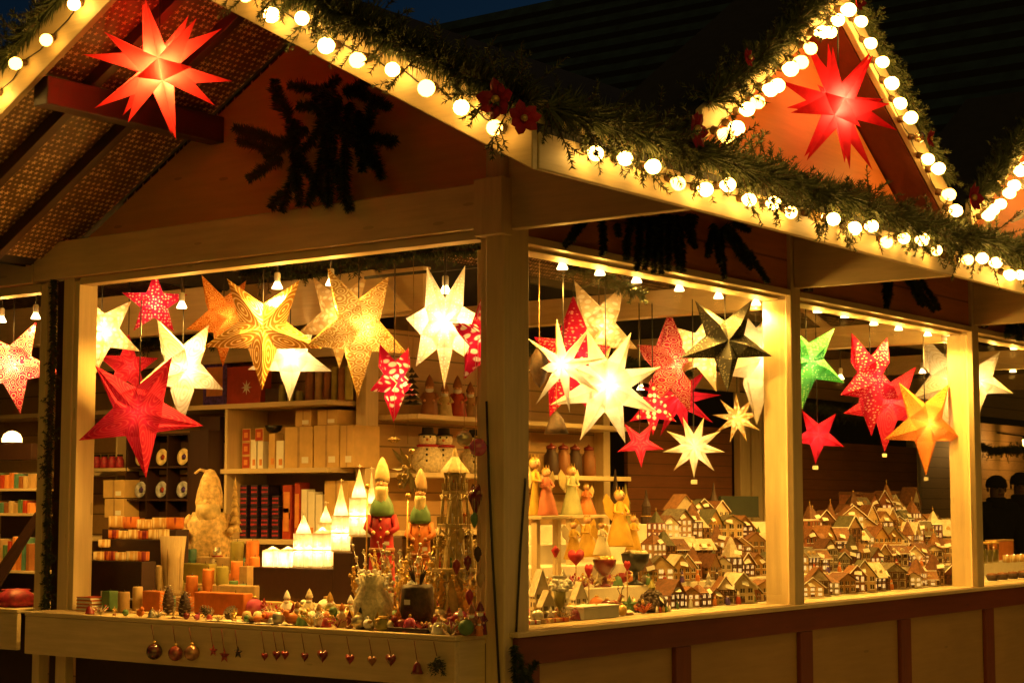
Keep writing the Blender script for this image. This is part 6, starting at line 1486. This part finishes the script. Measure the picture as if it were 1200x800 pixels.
def at_y(px, y): return SY(px, y)
person('person in dark coat and cap standing behind the stall, nearer the third post', (at_y(1167, 3.5), 3.5, 0), 2.4, 1.80, m['coat'], True)
person('person in dark coat with bare dark hair beside the capped visitor', (at_y(1196, 3.4), 3.4, 0), 2.0, 1.84, m['coat2'], False)
wl = thing('lit_hut', 'small timber hut behind the visitors, its front lit dull orange', 'hut', (17.6, 4.9, 0))
MB().box((-2.8, 0, 0), (2.8, .1, 2.6)).build('wall', m['creamplank'], wl); MB().prism([(-3, -.6, 2.5), (-3, 3.6, 3.6), (-3, 3.6, 3.7), (-3, -.6, 2.6)], (6, 0, 0)).build('roof', m['roofing'], wl)
lampo = thing('wall_lantern', 'small lit lantern on the hut behind the visitors', 'lantern', (17.5, 4.5, 2.3)); MB().lathe([(.04, -.08), (.05, .05), (0, .1)], seg=8).build('lantern_glass', m['bulb'], lampo); MB().lathe([(.06, .06), (.0, .14)], seg=8).tube([(0, 0, .1), (0, .4, .16)], .012, 5).build('lantern_cap', m['iron'], lampo); lamp('lantern_light', lampo, (0, -.12, -.02), 10, (1, .45, .1), .04)

# cables running down the corner post
for i, pts in enumerate(([(570, 470), (573, 560), (577, 650), (581, 720), (585, 800)], [(616, 560), (610, 640), (607, 700), (605, 740)])):
    q = [P(a, b, 0, -.006) if i == 0 else P(a, b, 1, -.008) for a, b in pts]; o = q[0]
    t = thing('power_cable', ('black cable running down the gable side of the corner post', 'black cable running down the window side of the corner post')[i], 'cable', o, group='cables on the corner post'); MB().tube([v-o for v in q], .005, 6).build('cable_run', m['black'], t)
q = [P(626, 470, 1, .09), P(618, 560, 1, .085), P(611, 650, 1, .08), P(606, 742, 1, .08)]
spray('dark fir twigs at the bottom end of the side rail', P(608, 770, 1, -.05), [(P(606, 765, 1, -.05), P(612, 800, 1, -.06)), (P(603, 755, 1, -.05), P(604, 800, 1, -.05)), (P(618, 790, 1, -.05), P(628, 776, 1, -.06)), (P(612, 790, 1, -.05), P(622, 800, 1, -.06))], 500, .022, seed=88)

# small ornaments crowding the counters
random.seed(321)
def trinket(label, c, kind, mat, s, group):
    t = thing('small_ornament', label, 'ornament', c, (0, 0, rnd()*6), group)
    if kind == 'ball':
        MB().ball((0, 0, s), s, seg=14, rings=9).build('glass_ball', mat, t); MB().lathe([(s*.28, 1.96*s), (s*.28, 2.2*s), (0, 2.25*s)], seg=8).build('cap', m['gold'], t)
    elif kind == 'bell':
        MB().lathe([(s*1.1, 0), (s*.95, .25*s), (s*.8, 1.0*s), (s*.5, 1.6*s), (0, 1.8*s)], seg=14).build('bell_body', mat, t); MB().lathe([(s*.18, 1.78*s), (s*.2, 2.0*s), (0, 2.2*s)], seg=8).build('handle', m['gold'], t)
    elif kind == 'star':
        o = star_mesh(reg(5, s*1.3, 90), s*.35, .42).build('star_body', mat, t); o.rotation_euler = (PI/2, 0, 0); o.location = (0, 0, s*1.06+.008); MB().lathe([(s*.6, 0), (s*.5, .008), (0, .009)], seg=10).build('foot', m['wax_brown'], t)
    elif kind == 'bird':
        MB().ball((0, 0, s*.8), s*.8, seg=12, rings=8, sc=(1.4, .9, .95)).build('body', mat, t); MB().ball((s*.95, 0, s*1.5), s*.45, seg=10, rings=7).lathe([(s*.12, 0), (0, s*.4)], seg=6, T=Matrix.Translation((s*1.3, 0, s*1.5)) @ Euler((0, PI/2, 0)).to_matrix().to_4x4()).build('head', mat, t); MB().prism([(-s*.9, -s*.25, s*.9), (-s*2.0, -s*.35, s*1.3), (-s*2.0, s*.35, s*1.3), (-s*.9, s*.25, s*.9)], (0, 0, s*.12)).build('tail', m['wax_tan'], t)
    else:
        mb = MB()
        for k in range(26):
            a = rnd()*2*PI; d = Vector((math.cos(a), math.sin(a), .5+1.2*rnd())).normalized(); mb.tube([(0, 0, 0), d*s*1.2, d*s*(1.8+rnd())+Vector((0, 0, -s*.3))], .0022, 4, r2=.001)
        for k in range(9): mb.ball((jit(s*1.5), jit(s*1.5), s*(.6+1.4*rnd())), s*.22, 1, seg=7, rings=5)
        mb.build('berried_foliage', (mat, m['gold' if rnd() < .5 else 'velvet']), t)
KINDS = ['ball', 'bell', 'star', 'bird', 'sprig']
MT = [('silver', 'silvery'), ('gold', 'gold'), ('pinkglass', 'pink'), ('snow', 'white'), ('wax_green', 'green'), ('redorn', 'red'), ('paleglass', 'pale'), ('wax_orange', 'orange'), ('lace', 'cream'), ('darkred', 'dark red')]
for i in range(40):
    px = 330+ (i % 20)*11.6 + jit(4); x = (-.135, -.02)[i // 20] + jit(.02); k = KINDS[(i*3+i//5) % 5]; mt, nm = MT[(i*7+i//10) % 10]
    trinket(f'small {nm} {k} on the gable counter, {ORD[i % 20]} along its {("front", "inner")[i // 20]} edge from the cones', put(px, x), k, m[mt], (.020 if i < 20 else .028)+.014*rnd(), 'small ornaments crowding the counters')
for i in range(50):
    y = (.20, .27, .44, .64, .76)[i // 10] + jit(.015); px = 628 + (i % 10)*14 + jit(4); k = KINDS[(i*2+i//5) % 5]; mt, nm = MT[(i*3+i//10) % 10]
    trinket(f'small {nm} {k} behind first side window, {ORD[i % 10]} from corner post, {("front", "second", "third", "fourth", "back")[i // 10]} line', (SY(px, y), y, zs_at(y)), k, m[mt],   .022+.013*rnd(), 'small ornaments crowding the counters')
for i in range(18):
    px = 106+i*12.5; x = (.26, .5, .74)[i % 3]; k = KINDS[(i*2+i//5) % 5]; mt, nm = MT[(i*3+1) % 10]
    trinket(f'small {nm} {k} among the pillar candles, {ORD[i]} counted from the far jamb', put(px, x), k, m[mt], .014+.010*rnd(), 'small ornaments crowding the counters')

random.seed(99)
CR = [(.20, 'front'), (.44, 'second'), (.66, 'third'), (.92, 'back')]
CC = [('wax_green', 'green'), ('wax_olive', 'olive'), ('wax_cream', 'cream'), ('wax_orange', 'orange'), ('wax_tan', 'tan'), ('wax_teal', 'teal')]
for r, (x, wd) in enumerate(CR):
    for i in range(11):
        px = (196, 206, 214, 236)[r] + i*(9.5, 9, 8.6, 7)[r] + jit(3)
        if px > (330, 300, 302, 305)[r]: continue
        mt, nm = CC[(i*5+r*2) % 6]
        p = put(px, x); candle(f'small {nm} candle in the {wd} extra candle row, {ORD[i]} counted from the lantern bag', p, .014+.010*rnd(), .035+.05*rnd(), m[mt], GC_, rnd() < .3, True, rnd() < .2)
for i in range(22):
    px = 300 + i*12 + jit(4); k = KINDS[(i*2+i//4) % 5]; mt, nm = MT[(i*3+2) % 10]
    trinket(f'small {nm} {k} in third ornament line on gable counter, {ORD[i]} from the cones', put(px, .15), k, m[mt],   .030+.016*rnd(), 'small ornaments crowding the counters')
for i in range(16):
    px = 108 + i*14 + jit(4); k = KINDS[(i*3+1) % 5]; mt, nm = MT[(i*3+5) % 10]
    trinket(f'small {nm} {k} lying along counter edge before the candles, {ORD[i]} from the far jamb', put(px, -.14), k, m[mt], .014+.010*rnd(), 'small ornaments crowding the counters')
for i in range(14):
    px = 428 + i*10 + jit(4); x = .20 + .05*(i % 3); mt, nm = (('gold', 'gold'), ('silver', 'silver'), ('oldgold', 'pale gold'))[i % 3]
    p = put(px, x); s = .05+.035*rnd()
    t = thing('tall_spray', f'tall thin {nm} decorative spray among the robed figures, {ORD[i]} towards the corner post', 'ornament', p, group='tall metallic sprays'); mb = MB()
    for k in range(16):
        a = rnd()*2*PI; l = s*(2.2+2.2*rnd()); d = Vector((math.cos(a)*.28, math.sin(a)*.28, 1)).normalized(); e_ = d*l
        mb.tube([(0, 0, 0), e_*.6+Vector((0, 0, .01)), e_], .0020, 4, r2=.001)
        for q in range(4):
            c = e_*(.45+.16*q); s_ = Vector((-math.sin(a), math.cos(a), jit(.6))); mb.add([c, c+s_*.012+d*.008, c+d*.026, c-s_*.012+d*.008], [(0, 1, 2, 3)])
        mb.ball(e_, .005+.004*rnd(), seg=6, rings=4)
    mb.build('sprig', m[mt], t); MB().lathe([(.018, 0), (.022, .035), (.018, .037), (0, .03)], seg=12).build('pot', m['redorn'], t)
# ------------------------------------------------------------------ night sky, render settings
w = bpy.data.worlds.new('World'); scene.world = w; w.use_nodes = True
nt = w.node_tree; bg = nt.nodes['Background']
sky = nt.nodes.new('ShaderNodeTexSky'); sky.sky_type = 'NISHITA'; sky.sun_disc = False
sky.sun_elevation = math.radians(-4.0); sky.sun_rotation = math.radians(120)
mixc = nt.nodes.new('ShaderNodeMix'); mixc.data_type = 'RGBA'; mixc.blend_type = 'MULTIPLY'; mixc.inputs[0].default_value = 1.0
nt.links.new(sky.outputs[0], mixc.inputs[6]); mixc.inputs[7].default_value = (.35, 1.1, 2.0, 1)
# orange sky glow added low where the stall faces, standing in for market lamps
geo = nt.nodes.new('ShaderNodeTexCoord'); dotn = nt.nodes.new('ShaderNodeVectorMath'); dotn.operation = 'DOT_PRODUCT'
nt.links.new(geo.outputs['Generated'], dotn.inputs[0]); dotn.inputs[1].default_value = (-.62, -.78, .05)
mr = nt.nodes.new('ShaderNodeMapRange'); mr.interpolation_type = 'SMOOTHSTEP'; nt.links.new(dotn.outputs['Value'], mr.inputs[0]); mr.inputs[1].default_value = .60; mr.inputs[2].default_value = .99
gl = nt.nodes.new('ShaderNodeMix'); gl.data_type = 'RGBA'; gl.blend_type = 'ADD'; gl.inputs[7].default_value = (GLOWC[0]/SKY, GLOWC[1]/SKY, GLOWC[2]/SKY, 1)
nt.links.new(mr.outputs[0], gl.inputs[0]); nt.links.new(mixc.outputs[2], gl.inputs[6])
nt.links.new(gl.outputs[2], bg.inputs[0]); bg.inputs[1].default_value = SKY
vs_ = scene.view_settings; vs_.view_transform = 'Standard'; vs_.look = 'None'; vs_.exposure = EXPO; vs_.gamma = 1; vs_.use_curve_mapping = False
cy = scene.cycles
cy.use_denoising = True
try: cy.denoiser = 'OPENIMAGEDENOISE'
except Exception: pass
cy.use_light_tree = True; cy.max_bounces = 6; cy.diffuse_bounces = 3; cy.glossy_bounces = 2; cy.transmission_bounces = 4; cy.transparent_max_bounces = 10
cy.sample_clamp_indirect = 3.0; cy.caustics_reflective = False; cy.caustics_refractive = False
for lab, v in USED.items():
    if len(v) > 1 and len({g or n for n, g in v}) > 1: print('SAMELABEL', lab, v)
    elif len(v) > 1: print('REPEATLABEL', lab, len(v))
    if not 4 <= len(lab.split()) <= 16: print('LABELLEN', len(lab.split()), lab)
